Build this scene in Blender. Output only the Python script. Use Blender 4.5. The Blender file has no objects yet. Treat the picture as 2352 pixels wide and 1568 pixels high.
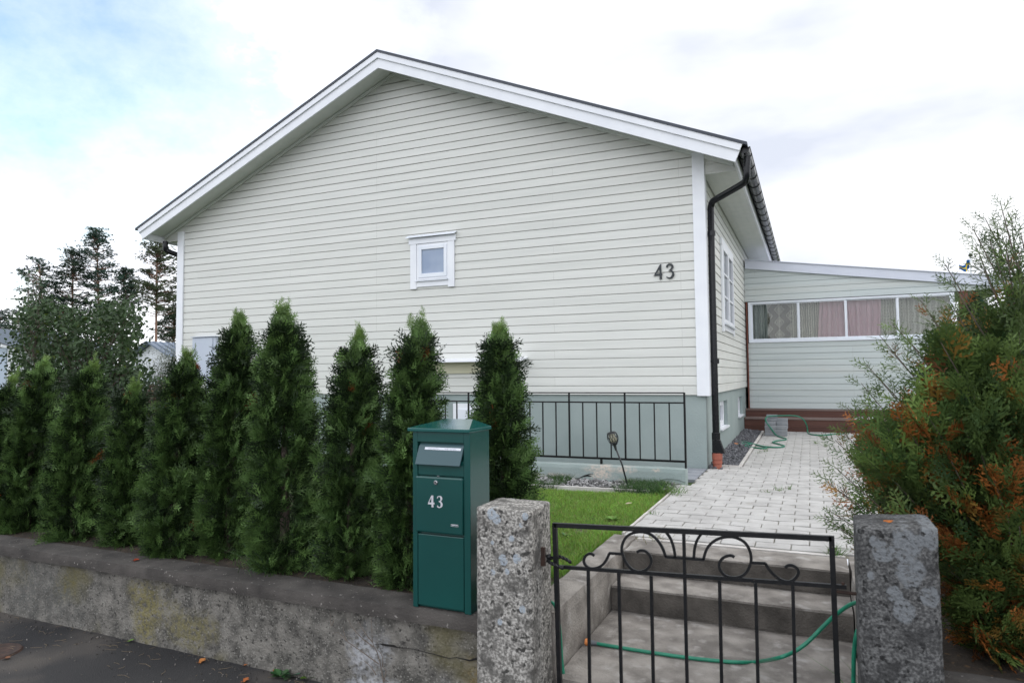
import bpy, math, random
import numpy as np
from mathutils import Vector, Matrix
random.seed(7); RNG = np.random.default_rng(7)
SC = bpy.context.scene
COL = SC.collection
R = math.radians

# ------------------------------------------------------------------ camera (all heights below are measured from eye level; everything is lifted by EYE at the end)
EYE = 1.555
FPX, YAW, PIT, ROLL = 1544.4, 0.4164, 0.0515, -0.0092      # focal length in units of a 2352 px wide frame
FW = np.array([-math.sin(YAW)*math.cos(PIT), math.cos(YAW)*math.cos(PIT), math.sin(PIT)])
r0 = np.array([math.cos(YAW), math.sin(YAW), 0.0]); u0 = np.cross(r0, FW)
RT = math.cos(ROLL)*r0 + math.sin(ROLL)*u0; UP = -math.sin(ROLL)*r0 + math.cos(ROLL)*u0
cam = bpy.data.cameras.new('camera'); camo = bpy.data.objects.new('camera', cam); COL.objects.link(camo)
cam.sensor_width = 36; cam.lens = FPX/2352*36; cam.clip_start = 0.05; cam.clip_end = 2000
camo.matrix_world = Matrix(((RT[0], UP[0], -FW[0], 0), (RT[1], UP[1], -FW[1], 0), (RT[2], UP[2], -FW[2], 0), (0, 0, 0, 1)))
cam.dof.use_dof = True; cam.dof.focus_distance = 7.2; cam.dof.aperture_fstop = 5.6
SC.camera = camo

# ------------------------------------------------------------------ sky, sun, exposure
SUN_EL, SUN_AZ = R(46), R(62)          # azimuth from +Y (depth) towards +X
world = bpy.data.worlds.new('World'); SC.world = world; world.use_nodes = True
nt = world.node_tree; nt.nodes.clear()
def wn(t, **k):
    n = nt.nodes.new(t)
    for a, b in k.items(): setattr(n, a, b)
    return n
wo = wn('ShaderNodeOutputWorld'); bg = wn('ShaderNodeBackground'); bg.inputs['Strength'].default_value = 0.12
sky = wn('ShaderNodeTexSky', sky_type='NISHITA', sun_disc=False, sun_elevation=SUN_EL, sun_rotation=SUN_AZ, air_density=1.0, dust_density=1.2, ozone_density=1.5)
tc = wn('ShaderNodeTexCoord')
def ray_dir(x, y):
    d = (x-1176)/FPX*RT - (y-784)/FPX*UP + FW
    return d/np.linalg.norm(d)
def wmath(op, a, b=None, c=None, clamp=False):
    n = wn('ShaderNodeMath', operation=op, use_clamp=clamp)
    for i, v in enumerate((a, b, c)):
        if v is None: continue
        if isinstance(v, (int, float)): n.inputs[i].default_value = v
        else: nt.links.new(v, n.inputs[i])
    return n.outputs[0]
def wnoise(scale, det, stretch, off=0, rough=.55):
    m = wn('ShaderNodeMapping'); m.inputs['Scale'].default_value = stretch; m.inputs['Location'].default_value = (off, off*.7, off*.3)
    nt.links.new(tc.outputs['Generated'], m.inputs['Vector'])
    n = wn('ShaderNodeTexNoise'); n.inputs['Scale'].default_value = scale; n.inputs['Detail'].default_value = det; n.inputs['Roughness'].default_value = rough
    nt.links.new(m.outputs[0], n.inputs['Vector']); return n.outputs['Fac']
cl = wn('ShaderNodeVectorMath', operation='DOT_PRODUCT'); nt.links.new(tc.outputs['Generated'], cl.inputs[0])
cl.inputs[1].default_value = ray_dir(-140, -60)
clear = wmath('SUBTRACT', cl.outputs['Value'], 0.930)                    # a clear patch of sky, high on the left
nz = wmath('SUBTRACT', wnoise(5.5, 9, (1, 1, 1.5), 3.1, .62), 0.5)
clear = wmath('ADD', clear, wmath('MULTIPLY', nz, 0.16))
edge = wmath('MULTIPLY', clear, 55, clamp=True)                           # cloud edge
veil = wmath('MULTIPLY_ADD', clear, 8.0, 0.30, clamp=True)               # thin veil over the blue
mask = wmath('MULTIPLY', edge, veil)
cr = wn('ShaderNodeValToRGB'); el = cr.color_ramp.elements
el[0].position = 0.34; el[0].color = (6.1, 6.5, 7.45, 1); el[1].position = 0.66; el[1].color = (10.0, 10.1, 10.3, 1)
nt.links.new(wnoise(2.6, 5, (1, 1, 3.0), 0.4, .5), cr.inputs[0])
mixn = wn('ShaderNodeMix', data_type='RGBA'); nt.links.new(mask, mixn.inputs['Factor'])
skb = wn('ShaderNodeMix', data_type='RGBA', blend_type='MULTIPLY'); skb.inputs['Factor'].default_value = 1
nt.links.new(sky.outputs[0], skb.inputs['A']); skb.inputs['B'].default_value = (2.6, 2.6, 2.2, 1)
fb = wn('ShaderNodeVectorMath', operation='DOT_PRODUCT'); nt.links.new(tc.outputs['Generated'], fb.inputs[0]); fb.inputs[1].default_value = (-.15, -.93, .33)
fbr = wmath('MULTIPLY_ADD', wmath('MAXIMUM', fb.outputs['Value'], 0.0), 0.85, 1.0)       # extra glow added to the unseen street-side cloud, to front-light the gable
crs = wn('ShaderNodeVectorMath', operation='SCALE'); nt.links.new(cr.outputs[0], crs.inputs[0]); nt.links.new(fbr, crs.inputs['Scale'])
bst = wmath('MULTIPLY', wmath('MULTIPLY', wmath('ADD', clear, 0.075), 14, clamp=True), 3.5)      # sunlit cloud rim beside the clear patch
crb = wn('ShaderNodeVectorMath', operation='ADD'); cbx = wn('ShaderNodeCombineXYZ')
for i_ in range(3): nt.links.new(bst, cbx.inputs[i_])
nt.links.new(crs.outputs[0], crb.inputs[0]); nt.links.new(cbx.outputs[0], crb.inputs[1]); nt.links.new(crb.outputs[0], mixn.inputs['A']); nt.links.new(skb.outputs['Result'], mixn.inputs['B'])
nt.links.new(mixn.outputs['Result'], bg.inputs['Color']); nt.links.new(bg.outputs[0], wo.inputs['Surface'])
sl = bpy.data.lights.new('sun', 'SUN'); sl.energy = 0.95; sl.angle = R(28); sl.color = (1, .965, .92)
so = bpy.data.objects.new('sun', sl); COL.objects.link(so)
sd_ = Vector((math.sin(SUN_AZ)*math.cos(SUN_EL), math.cos(SUN_AZ)*math.cos(SUN_EL), math.sin(SUN_EL)))
so.rotation_euler = sd_.to_track_quat('Z', 'Y').to_euler(); so.location = (0, 0, 20)
SC.view_settings.view_transform = 'Standard'; SC.view_settings.look = 'None'; SC.view_settings.exposure = 0.12; SC.view_settings.gamma = 1

# ------------------------------------------------------------------ helpers
def at_y(x, y, Y): d = (x-1176)/FPX*RT - (y-784)/FPX*UP + FW; return d*(Y/d[1])
def at_z(x, y, Z): d = (x-1176)/FPX*RT - (y-784)/FPX*UP + FW; return d*(Z/d[2])
def at_x(x, y, X): d = (x-1176)/FPX*RT - (y-784)/FPX*UP + FW; return d*(X/d[0])
KD = 0.57422
def crop(ox, oy, s): return lambda x, y: ((ox+x/s)*KD, (oy+y/s)*KD)
Z3 = crop(2100, 1950, 1.68); R7 = crop(2300, 1550, 3.1367); R3 = crop(2700, 1000, 1.568); R6 = crop(2600, 500, 1.96); A2 = crop(1500, 1600, 1.7425)

def tag(o, label=None, cat=None, group=None, kind=None):
    if label: o['label'] = label
    if cat: o['category'] = cat
    if group: o['group'] = group
    if kind: o['kind'] = kind
    return o
def thing(name, loc, label, cat, group=None):
    o = bpy.data.objects.new(name, None); o.empty_display_size = .1; o.location = loc; COL.objects.link(o)
    return tag(o, label, cat, group)
def wloc(o):
    v = Vector((0, 0, 0))
    while o: v += o.location; o = o.parent
    return v
class MB:
    def __init__(s): s.v = []; s.f = []
    def add(s, vs, fs):
        n = len(s.v); s.v += [tuple(map(float, p)) for p in vs]; s.f += [tuple(i+n for i in f) for f in fs]; return s
    def box(s, x0, x1, y0, y1, z0, z1):
        return s.add([(x0,y0,z0),(x1,y0,z0),(x1,y1,z0),(x0,y1,z0),(x0,y0,z1),(x1,y0,z1),(x1,y1,z1),(x0,y1,z1)],
                     [(0,3,2,1),(4,5,6,7),(0,1,5,4),(1,2,6,5),(2,3,7,6),(3,0,4,7)])
    def prism(s, pts, vec):          # pts: front outline (3-D), vec: extrusion
        n = len(pts); b = [tuple(np.array(p)+np.array(vec)) for p in pts]
        return s.add(list(pts)+b, [tuple(range(n)), tuple(range(2*n-1, n-1, -1))] + [(i, i+n, (i+1) % n+n, (i+1) % n) for i in range(n)])
    def tube(s, pts, r, n=8, flat=1.0, caps=True, up=None):
        P = [np.array(p, float) for p in pts]; m = len(P); rr = r if hasattr(r, '__len__') else [r]*m
        T = []
        for i in range(m):
            t = P[min(i+1, m-1)]-P[max(i-1, 0)]; T.append(t/(np.linalg.norm(t)+1e-12))
        a = np.array(up if up is not None else ((0, 0, 1) if abs(T[0][2]) < .9 else (1, 0, 0)), float)
        base = len(s.v)
        for i in range(m):
            a = a - T[i]*(a@T[i]); a /= (np.linalg.norm(a)+1e-12); b = np.cross(T[i], a)
            for k in range(n):
                w = 2*math.pi*(k+.5)/n; s.v.append(tuple(P[i]+rr[i]*(math.cos(w)*a*flat+math.sin(w)*b)))
        for i in range(m-1):
            for k in range(n):
                s.f.append((base+i*n+k, base+i*n+(k+1) % n, base+(i+1)*n+(k+1) % n, base+(i+1)*n+k))
        if caps: s.f.append(tuple(base+k for k in range(n-1, -1, -1))); s.f.append(tuple(base+(m-1)*n+k for k in range(n)))
        return s
    def lathe(s, c, prof, n=20, axis='z', a0=0, a1=2*math.pi):
        base = len(s.v); full = abs(a1-a0-2*math.pi) < 1e-6; m = n if full else n+1
        for (r, h) in prof:
            for k in range(m):
                w = a0+(a1-a0)*k/n
                p = (c[0]+r*math.cos(w), c[1]+r*math.sin(w), c[2]+h) if axis == 'z' else (c[0]+r*math.cos(w), c[1]+h, c[2]+r*math.sin(w))
                s.v.append(p)
        for i in range(len(prof)-1):
            for k in range(n):
                s.f.append((base+i*m+k, base+i*m+(k+1) % m, base+(i+1)*m+(k+1) % m, base+(i+1)*m+k))
        return s
    def build(s, name, mat, parent=None, smooth=False, bev=0, col=None):
        me = bpy.data.meshes.new(name); off = wloc(parent) if parent else Vector((0, 0, 0))
        me.from_pydata([(a-off.x, b-off.y, c-off.z) for a, b, c in s.v], [], s.f); me.update()
        me.materials.append(mat)
        o = bpy.data.objects.new(name, me); COL.objects.link(o)
        if parent: o.parent = parent
        if smooth:
            me.shade_smooth()
            if smooth == 'auto':
                try: me.set_sharp_from_angle(angle=R(40))
                except Exception: pass
        if bev:
            m = o.modifiers.new('bevel', 'BEVEL'); m.width = bev; m.segments = 2; m.limit_method = 'ANGLE'; m.angle_limit = R(40)
        return o
def recentre(o, loc):                # move a single-mesh thing's origin to its base
    loc = Vector(loc); o.data.transform(Matrix.Translation(-loc)); o.location = loc; return o

def mat(name, c1, c2=None, scale=5.0, rough=.6, bump=0.0, bscale=None, stretch=(1, 1, 1), metal=0.0, spec=.5, detail=6, coat=0, ramp=(.35, .65), c3=None, s3=30, r3=(.6, .7), rvar=0.0):
    m = bpy.data.materials.new(name); m.use_nodes = True; t = m.node_tree; b = t.nodes['Principled BSDF']
    b.inputs['Roughness'].default_value = rough; b.inputs['Metallic'].default_value = metal; b.inputs['Specular IOR Level'].default_value = spec
    b.inputs['Coat Weight'].default_value = coat; b.inputs['Coat Roughness'].default_value = .12
    tcn = t.nodes.new('ShaderNodeTexCoord'); mp = t.nodes.new('ShaderNodeMapping'); mp.inputs['Scale'].default_value = stretch
    t.links.new(tcn.outputs['Object'], mp.inputs[0])
    def noise(sc, dt=detail):
        n = t.nodes.new('ShaderNodeTexNoise'); n.inputs['Scale'].default_value = sc; n.inputs['Detail'].default_value = dt; t.links.new(mp.outputs[0], n.inputs['Vector']); return n
    def mixc(f, a, bb):
        x = t.nodes.new('ShaderNodeMix'); x.data_type = 'RGBA'
        t.links.new(f, x.inputs['Factor'])
        for sck, v in (('A', a), ('B', bb)):
            if isinstance(v, tuple): x.inputs[sck].default_value = v+(1,)
            else: t.links.new(v, x.inputs[sck])
        return x.outputs['Result']
    def rampf(src, a, bb):
        r = t.nodes.new('ShaderNodeMapRange'); r.inputs['From Min'].default_value = a; r.inputs['From Max'].default_value = bb; t.links.new(src, r.inputs['Value']); return r.outputs[0]
    out = None
    if c2 is None: b.inputs['Base Color'].default_value = tuple(c1)+(1,)
    else:
        out = mixc(rampf(noise(scale).outputs['Fac'], *ramp), tuple(c1), tuple(c2))
        if c3 is not None: out = mixc(rampf(noise(s3, 4).outputs['Fac'], *r3), out, tuple(c3))
        t.links.new(out, b.inputs['Base Color'])
    if rvar:
        rr = t.nodes.new('ShaderNodeMapRange'); rr.inputs['To Min'].default_value = rough-rvar; rr.inputs['To Max'].default_value = rough+rvar
        t.links.new(noise(scale*2).outputs['Fac'], rr.inputs['Value']); t.links.new(rr.outputs[0], b.inputs['Roughness'])
    if bump:
        bn = t.nodes.new('ShaderNodeBump'); bn.inputs['Strength'].default_value = 1; bn.inputs['Distance'].default_value = bump
        t.links.new(noise(bscale or scale*4, 8).outputs['Fac'], bn.inputs['Height']); t.links.new(bn.outputs[0], b.inputs['Normal'])
    m['_h'] = 0
    M_HELP[name] = (t, b, mp, noise, mixc, rampf, out, tcn)
    return m
M_HELP = {}
def leafmat(name, rough=.55, trans=.25, spec=.3):
    m = bpy.data.materials.new(name); m.use_nodes = True; t = m.node_tree; b = t.nodes['Principled BSDF']
    a = t.nodes.new('ShaderNodeAttribute'); a.attribute_name = 'tint'
    t.links.new(a.outputs['Color'], b.inputs['Base Color']); b.inputs['Roughness'].default_value = rough; b.inputs['Specular IOR Level'].default_value = spec
    tr = t.nodes.new('ShaderNodeBsdfTranslucent'); t.links.new(a.outputs['Color'], tr.inputs['Color'])
    mx = t.nodes.new('ShaderNodeMixShader'); mx.inputs[0].default_value = trans
    t.links.new(b.outputs[0], mx.inputs[1]); t.links.new(tr.outputs[0], mx.inputs[2]); t.links.new(mx.outputs[0], t.nodes['Material Output'].inputs['Surface'])
    return m

# ---- materials
m_siding = mat('cream_painted_wood', (.665,.672,.635), (.725,.73,.69), 3, .5, .0016, 14, (.35, 1, 6), rvar=.08)
m_siding2 = mat('porch_painted_wood', (.53,.58,.58), (.58,.63,.62), 3, .45, .0006, 14, (.35, 1, 6))  # house paint again, with the porch's shade put into the tone
m_white = mat('white_painted_wood', (.78,.80,.84), (.83,.85,.88), 4, .42, .0006, 20, (1, 1, 1))
m_soffit = mat('soffit_paint', (.66,.69,.66), (.71,.73,.70), 6, .55)
m_found = mat('green_grey_render', (.27,.325,.315), (.32,.375,.365), 1.7, .85, .004, 55, c3=(.235,.29,.285), s3=.9, r3=(.55,.8))
m_roof = mat('dark_roof_metal', (.035,.042,.055), (.05,.058,.075), 8, .45, metal=.2)
m_black = mat('black_gloss_metal', (.006,.007,.009), (.010,.011,.013), 20, .26, spec=.35)
m_iron = mat('black_painted_iron', (.006,.007,.008), (.012,.012,.013), 40, .38, .0006, 90, spec=.3, c3=(.12,.10,.08), s3=60, r3=(.73,.76))
m_num = mat('black_number_plastic', (.012,.018,.022), None, rough=.4)
m_alu = mat('white_aluminium', (.74,.78,.84), (.78,.81,.86), 4, .35)
m_trimb = mat('pale_sheet_metal', (.60,.63,.72), (.64,.67,.75), 3, .38)
m_cab = mat('cabinet_grey_paint', (.46,.51,.60), (.49,.54,.62), 3, .4)
m_brownpost = mat('red_brown_post', (.13,.038,.024), (.18,.052,.03), 8, .6, .001, 60, (1, 1, .1))
m_deck = mat('stained_deck_wood', (.080,.030,.021), (.12,.044,.028), 5, .5, .001, 40, (.1, 1, 6))
m_tread = mat('worn_deck_tread', (.16,.10,.085), (.24,.19,.17), 6, .6, .001, 40, (.1, 1, 6))
m_asphalt = mat('asphalt', (.012,.012,.014), (.030,.029,.029), 1.2, .8, .006, 150, c3=(.12,.11,.10), s3=130, r3=(.70,.76), detail=8)
m_conc = mat('worn_concrete', (.15,.135,.12), (.31,.285,.255), 7, .9, .006, 90, detail=15, ramp=(.36,.66), c3=(.36,.34,.315), s3=11, r3=(.56,.72))
m_riser = mat('dark_concrete', (.05,.044,.038), (.115,.103,.09), 8, .85, .006, 90, detail=10)  # darker concrete for the risers and the right-hand wall
m_coping = mat('coping_concrete', (.036,.032,.029), (.088,.079,.071), 6, .9, .005, 90, detail=12, c3=(.27,.25,.23), s3=50, r3=(.66,.72))
m_curb = mat('pale_concrete_edging', (.50,.47,.44), (.62,.60,.57), 8, .85, .003, 120)
m_slab = mat('grey_slab', (.20,.215,.24), (.27,.285,.31), 6, .8, .002, 120)
m_paver = mat('light_grey_pavers', (.39,.38,.365), (.50,.49,.47), 5.0, .85, .003, 150, c3=(.36,.345,.32), s3=9, r3=(.58,.75))
m_sand = mat('joint_sand_and_moss', (.12,.12,.07), (.20,.19,.145), 9, .95, .004, 120)
m_pstack = mat('dark_grey_pavers', (.22,.235,.25), (.31,.32,.335), 9, .85, .003, 120)
m_soil = mat('lawn_soil', (.030,.050,.012), (.060,.10,.022), 2.5, .95, .01, 60, c3=(.09,.07,.045), s3=3.3, r3=(.58,.66))
m_clay = mat('terracotta_plastic', (.30,.085,.055), (.38,.12,.075), 14, .5)
m_hose = mat('green_hose', (.008,.16,.095), (.012,.21,.12), 30, .35)
m_orange = mat('orange_plastic', (.72,.26,.08), None, rough=.4)
m_greyp = mat('grey_plastic', (.10,.11,.12), None, rough=.45)
m_box = mat('green_powder_coat', (.004,.054,.049), (.005,.064,.057), 3, .25, .0002, 300, coat=.3)
m_boxroof = mat('green_powder_coat_gloss', (.008,.085,.080), (.010,.095,.088), 3, .18, coat=.7)  # body green made lighter, sky reflection painted into the roof colour
m_flap = mat('blue_green_flap', (.028,.075,.088), (.034,.085,.098), 3, .32)
m_label = mat('white_label', (.75,.78,.85), None, rough=.4)
m_grey = mat('grey_print', (.30,.32,.36), None, rough=.6)
m_chrome = mat('brushed_steel', (.6,.6,.62), None, rough=.22, metal=1)
m_digit = mat('light_grey_digit', (.55,.55,.58), None, rough=.45)
m_bark = mat('bark', (.075,.055,.045), (.13,.10,.085), 12, .9, .006, 40, (1, 1, .3))
m_pinebark = mat('pine_bark', (.16,.10,.075), (.28,.16,.11), 2, .9, .02, 10, (1, 1, .4))
m_twig = mat('dry_twig', (.10,.08,.065), (.17,.14,.115), 20, .9)
m_wood = mat('weathered_boards', (.22,.19,.18), (.32,.28,.27), 4, .9, .003, 20, (8, 1, 1))
m_wwall = mat('neighbour_white_boards', (.66,.68,.72), (.76,.78,.82), 2, .7)
m_broof = mat('blue_grey_roof', (.10,.135,.19), (.14,.18,.24), 3, .35, metal=.2)
m_pale = mat('pale_blue_door', (.40,.47,.56), None, rough=.6)
m_beige = mat('beige_board', (.55,.53,.38), (.60,.58,.43), 2, .6)
m_diff = mat('lamp_diffuser', (.42,.40,.30), None, rough=.5)
m_dplastic = mat('dark_plastic', (.018,.021,.022), (.03,.034,.035), 60, .4)
m_rust = mat('rusty_iron', (.028,.018,.014), (.065,.034,.024), 20, .8, .003, 60)
m_leaf = leafmat('thuja_foliage', .5, .12, .3)
m_leaf2 = leafmat('broad_leaf', .5, .2, .25)
m_grass = leafmat('grass_blade', .5, .3, .3)
m_pine = leafmat('pine_needles', .6, .1, .2)
m_stone = leafmat('gravel_stone', .85, 0.0, .3)
m_cloth = leafmat('curtain_cloth', .9, .3, .1)
m_flag = leafmat('flag_cloth', .7, .2, .1)
m_interior = mat('porch_interior', (.16,.15,.14), (.22,.20,.19), 2, .9)

# every board its own tone, with butt joints here and there
def boards(name, zloc, pitch):
    t, b, mp, noise, mixc, rampf, out, tcn = M_HELP[name]
    sx = t.nodes.new('ShaderNodeSeparateXYZ'); t.links.new(tcn.outputs['Object'], sx.inputs[0]); ad = t.nodes.new('ShaderNodeMath'); t.links.new(sx.outputs[0], ad.inputs[0]); t.links.new(sx.outputs[1], ad.inputs[1])
    sb = t.nodes.new('ShaderNodeMath'); sb.operation = 'SUBTRACT'; sb.inputs[1].default_value = zloc-pitch*20; t.links.new(sx.outputs[2], sb.inputs[0]); cb = t.nodes.new('ShaderNodeCombineXYZ'); t.links.new(ad.outputs[0], cb.inputs[0]); t.links.new(sb.outputs[0], cb.inputs[1])
    bk = t.nodes.new('ShaderNodeTexBrick'); t.links.new(cb.outputs[0], bk.inputs['Vector']); bk.offset = .37; bk.offset_frequency = 3; bk.squash_frequency = 2
    for k, v in (('Scale', 1.0), ('Mortar Size', .0011), ('Mortar Smooth', .2), ('Bias', 0.0), ('Brick Width', 4.3), ('Row Height', pitch)): bk.inputs[k].default_value = v
    bk.inputs['Color1'].default_value = (.955, .955, .95, 1); bk.inputs['Color2'].default_value = (1, 1, 1, 1); bk.inputs['Mortar'].default_value = (.50, .49, .46, 1)
    ml = t.nodes.new('ShaderNodeMix'); ml.data_type = 'RGBA'; ml.blend_type = 'MULTIPLY'; ml.inputs['Factor'].default_value = 1
    t.links.new(out, ml.inputs['A']); t.links.new(bk.outputs['Color'], ml.inputs['B'])
    w = mixc(rampf(noise(.55, 6).outputs['Fac'], .50, .80), ml.outputs['Result'], (.60, .61, .575)); t.links.new(w, b.inputs['Base Color'])
boards('cream_painted_wood', -.236+1.084, .1118); boards('porch_painted_wood', -.633+1.0, .1118)
# rough rendered garden wall: grey roughcast with yellow lichen, dark damp and pale paint
m_rough = mat('roughcast_wall', (.075,.071,.063), (.205,.192,.17), 13, .95, .010, 70, detail=12, ramp=(.36,.66))
t, b, mp, noise, mixc, rampf, out, tcn = M_HELP['roughcast_wall']
o1 = mixc(rampf(noise(95, 3).outputs['Fac'], .58, .68), out, (.25,.24,.215))
o1 = mixc(rampf(noise(60, 3).outputs['Fac'], .40, .34), o1, (.045,.042,.038))
o2 = mixc(rampf(noise(1.9, 6).outputs['Fac'], .56, .72), o1, (.12,.105,.04))
def blob(cx, cz, rx, rz, soft=.5):
    sx = t.nodes.new('ShaderNodeSeparateXYZ'); t.links.new(tcn.outputs['Object'], sx.inputs[0])
    def mm(op, a, v=None):
        n = t.nodes.new('ShaderNodeMath'); n.operation = op
        t.links.new(a, n.inputs[0])
        if v is not None:
            if isinstance(v, float): n.inputs[1].default_value = v
            else: t.links.new(v, n.inputs[1])
        return n.outputs[0]
    a = mm('POWER', mm('DIVIDE', mm('SUBTRACT', sx.outputs[0], float(cx)), float(rx)), 2.0)
    c = mm('POWER', mm('DIVIDE', mm('SUBTRACT', sx.outputs[2], float(cz)), float(rz)), 2.0)
    d = mm('SQRT', mm('ADD', a, c)); n5 = mm('MULTIPLY', noise(6, 8).outputs['Fac'], 2.2); d = mm('SUBTRACT', d, .3)
    return mm('MULTIPLY', mm('MULTIPLY', rampf(mm('ADD', d, n5), 2.0, 1.1), rampf(noise(38, 5).outputs['Fac'], .36, .56)), .8)
for (cx, cz, rx, rz, cc) in [(-3.62,.20,.16,.22,(.19,.165,.06)), (-3.28,.14,.2,.12,(.17,.15,.065)), (-2.05,.20,.12,.14,(.42,.43,.45)), (-1.55,.05,.12,.1,(.36,.36,.35)), (-2.0,.02,.2,.06,(.48,.50,.53)), (-1.42,.17,.10,.09,(.16,.12,.05)), (-4.6,.22,.5,.25,(.10,.10,.092))]:
    o2 = mixc(blob(cx+6, cz, rx, rz), o2, cc)
t.links.new(o2, b.inputs['Base Color'])

# granite gate pillars: speckled, with round grey-blue lichen
def granite(name, dark, light, spots, rr):
    m = mat(name, dark, light, 95, .92, .008, 80, detail=4, ramp=(.42, .64))
    t, b, mp, noise, mixc, rampf, out, tcn = M_HELP[name]
    o = mixc(rampf(noise(42, 5).outputs['Fac'], .43, .36), out, tuple(v*.30 for v in dark))
    o = mixc(rampf(noise(9, 6).outputs['Fac'], .50, .36), o, tuple(v*.62 for v in dark))
    for (cx, cz, r) in spots:
        sx = t.nodes.new('ShaderNodeVectorMath'); sx.operation = 'SUBTRACT'; sx.inputs[1].default_value = (cx, 0, cz)
        t.links.new(tcn.outputs['Object'], sx.inputs[0])
        ml = t.nodes.new('ShaderNodeVectorMath'); ml.operation = 'MULTIPLY'; ml.inputs[1].default_value = (1, 0, .85); t.links.new(sx.outputs[0], ml.inputs[0])
        ln = t.nodes.new('ShaderNodeVectorMath'); ln.operation = 'LENGTH'; t.links.new(ml.outputs[0], ln.inputs[0])
        ad = t.nodes.new('ShaderNodeMath'); ad.operation = 'MULTIPLY_ADD'; ad.inputs[1].default_value = r*.9; t.links.new(noise(26, 4).outputs['Fac'], ad.inputs[0]); t.links.new(ln.outputs['Value'], ad.inputs[2])
        mk = t.nodes.new('ShaderNodeMath'); mk.operation = 'MULTIPLY'; t.links.new(rampf(ad.outputs[0], r*1.55, r*1.35), mk.inputs[0]); t.links.new(rampf(noise(70, 4).outputs['Fac'], .34, .50), mk.inputs[1])
        o = mixc(mk.outputs[0], o, rr)
    t.links.new(o, b.inputs['Base Color'])
    return m

# glass: real panes
def glass(name, tint, rough=.02):
    m = bpy.data.materials.new(name); m.use_nodes = True; t = m.node_tree; t.nodes.remove(t.nodes['Principled BSDF'])
    g = t.nodes.new('ShaderNodeBsdfGlossy'); g.inputs['Roughness'].default_value = rough
    tr = t.nodes.new('ShaderNodeBsdfTransparent'); tr.inputs['Color'].default_value = tint+(1,)
    fr = t.nodes.new('ShaderNodeFresnel'); fr.inputs['IOR'].default_value = 1.5
    tn = t.nodes.new('ShaderNodeTexCoord'); nz = t.nodes.new('ShaderNodeTexNoise'); nz.inputs['Scale'].default_value = 2.5; nz.inputs['Detail'].default_value = 1; t.links.new(tn.outputs['Object'], nz.inputs['Vector'])
    bu = t.nodes.new('ShaderNodeBump'); bu.inputs['Distance'].default_value = .004; t.links.new(nz.outputs['Fac'], bu.inputs['Height']); t.links.new(bu.outputs[0], g.inputs['Normal'])
    mu = t.nodes.new('ShaderNodeMath'); mu.operation = 'MULTIPLY_ADD'; mu.inputs[1].default_value = 1.1; mu.inputs[2].default_value = .0; t.links.new(fr.outputs[0], mu.inputs[0])
    mx = t.nodes.new('ShaderNodeMixShader'); t.links.new(mu.outputs[0], mx.inputs[0]); t.links.new(tr.outputs[0], mx.inputs[1]); t.links.new(g.outputs[0], mx.inputs[2])
    t.links.new(mx.outputs[0], t.nodes['Material Output'].inputs['Surface']); return m
m_glass = glass('window_glass', (.93,.95,.94))
m_frost = mat('frosted_pane', (.20,.27,.40), (.27,.34,.46), 3, .25, detail=2, coat=.5)
m_darkglass = mat('dark_window_glass', (.10,.12,.15), (.2,.22,.25), 2, .08, detail=2, spec=.8)

m_bed = mat('dark_soil', (.022,.016,.011), (.050,.037,.026), 14, .95, .012, 60, c3=(.10,.06,.03), s3=40, r3=(.60,.68))
# ------------------------------------------------------------------ scattering of many small faces as ONE mesh
def kite(p, q, w, z=0.0):
    p = np.array(p, float); q = np.array(q, float); d = q-p; n = np.array([-d[1], d[0]]); n /= np.linalg.norm(n)+1e-9; m = p+d*.45
    return [(*p, 0), (*(m+n*w*.5), z), (*q, 0), (*(m-n*w*.5), z)]
def spray(nside, nsub, seed, w=.035, ang=42, full=.62):
    rg = random.Random(seed); V = []
    V += kite((0, 0), (0, 1), w*1.1)
    for i in range(nside):
        t = .08+.80*i/(nside-1); s = 1 if i % 2 else -1
        L = (full*(1-t)**.75+.06)*rg.uniform(.8, 1.15); a = R(ang+rg.uniform(-8, 8))
        p = np.array([0, t]); d = np.array([s*math.sin(a), math.cos(a)]); q = p+d*L
        V += kite(p, q, w*.9)
        for k in range(nsub):
            u = .25+.6*k/max(1, nsub-1) if nsub > 1 else .5; s2 = 1 if k % 2 else -1
            a2 = a*s+s2*R(38); L2 = L*.42*(1.15-u*.6)*rg.uniform(.8, 1.2)
            pp = p+d*L*u; V += kite(pp, pp+np.array([math.sin(a2), math.cos(a2)])*L2, w*.8)
    V = np.array(V); V[:, 2] += -.16*V[:, 1]**2+.25*V[:, 0]**2+np.random.default_rng(seed).normal(0, .012, len(V))
    return V
SPR_LO = [spray(7, 2, s, .078, 40) for s in (1, 2, 3)]
SPR_HI = [spray(7, 2, s, .055, 40, .55) for s in (4, 5, 6)]
SPR_BIG = [spray(9, 3, s, .075, 46, .6) for s in (7, 8, 9)]
def needles(seed, n=14):
    rg = np.random.default_rng(seed); V = []
    for i in range(n):
        d = rg.normal(0, 1, 3); d[2] = abs(d[2])*.7+.1; d /= np.linalg.norm(d); o = rg.normal(0, .25, 3)*(1, 1, .35)
        s = np.cross(d, rg.normal(0, 1, 3)); s /= np.linalg.norm(s); w = .13
        V += [o-d*.1, o+d*.35+s*w, o+d*.75, o+d*.35-s*w]
    return np.array(V)
NEED = [needles(s) for s in range(4)]
LEAF = [np.array([(0,0,0),(.30,.25,.07),(.30,.7,.05),(0,1,-.1), (0,0,0),(0,1,-.1),(-.30,.7,.05),(-.30,.25,.07)])]
SLIM = [np.array([(0,0,0),(.10,.4,.02),(0,1,-.1),(-.10,.4,.02)])]
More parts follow.
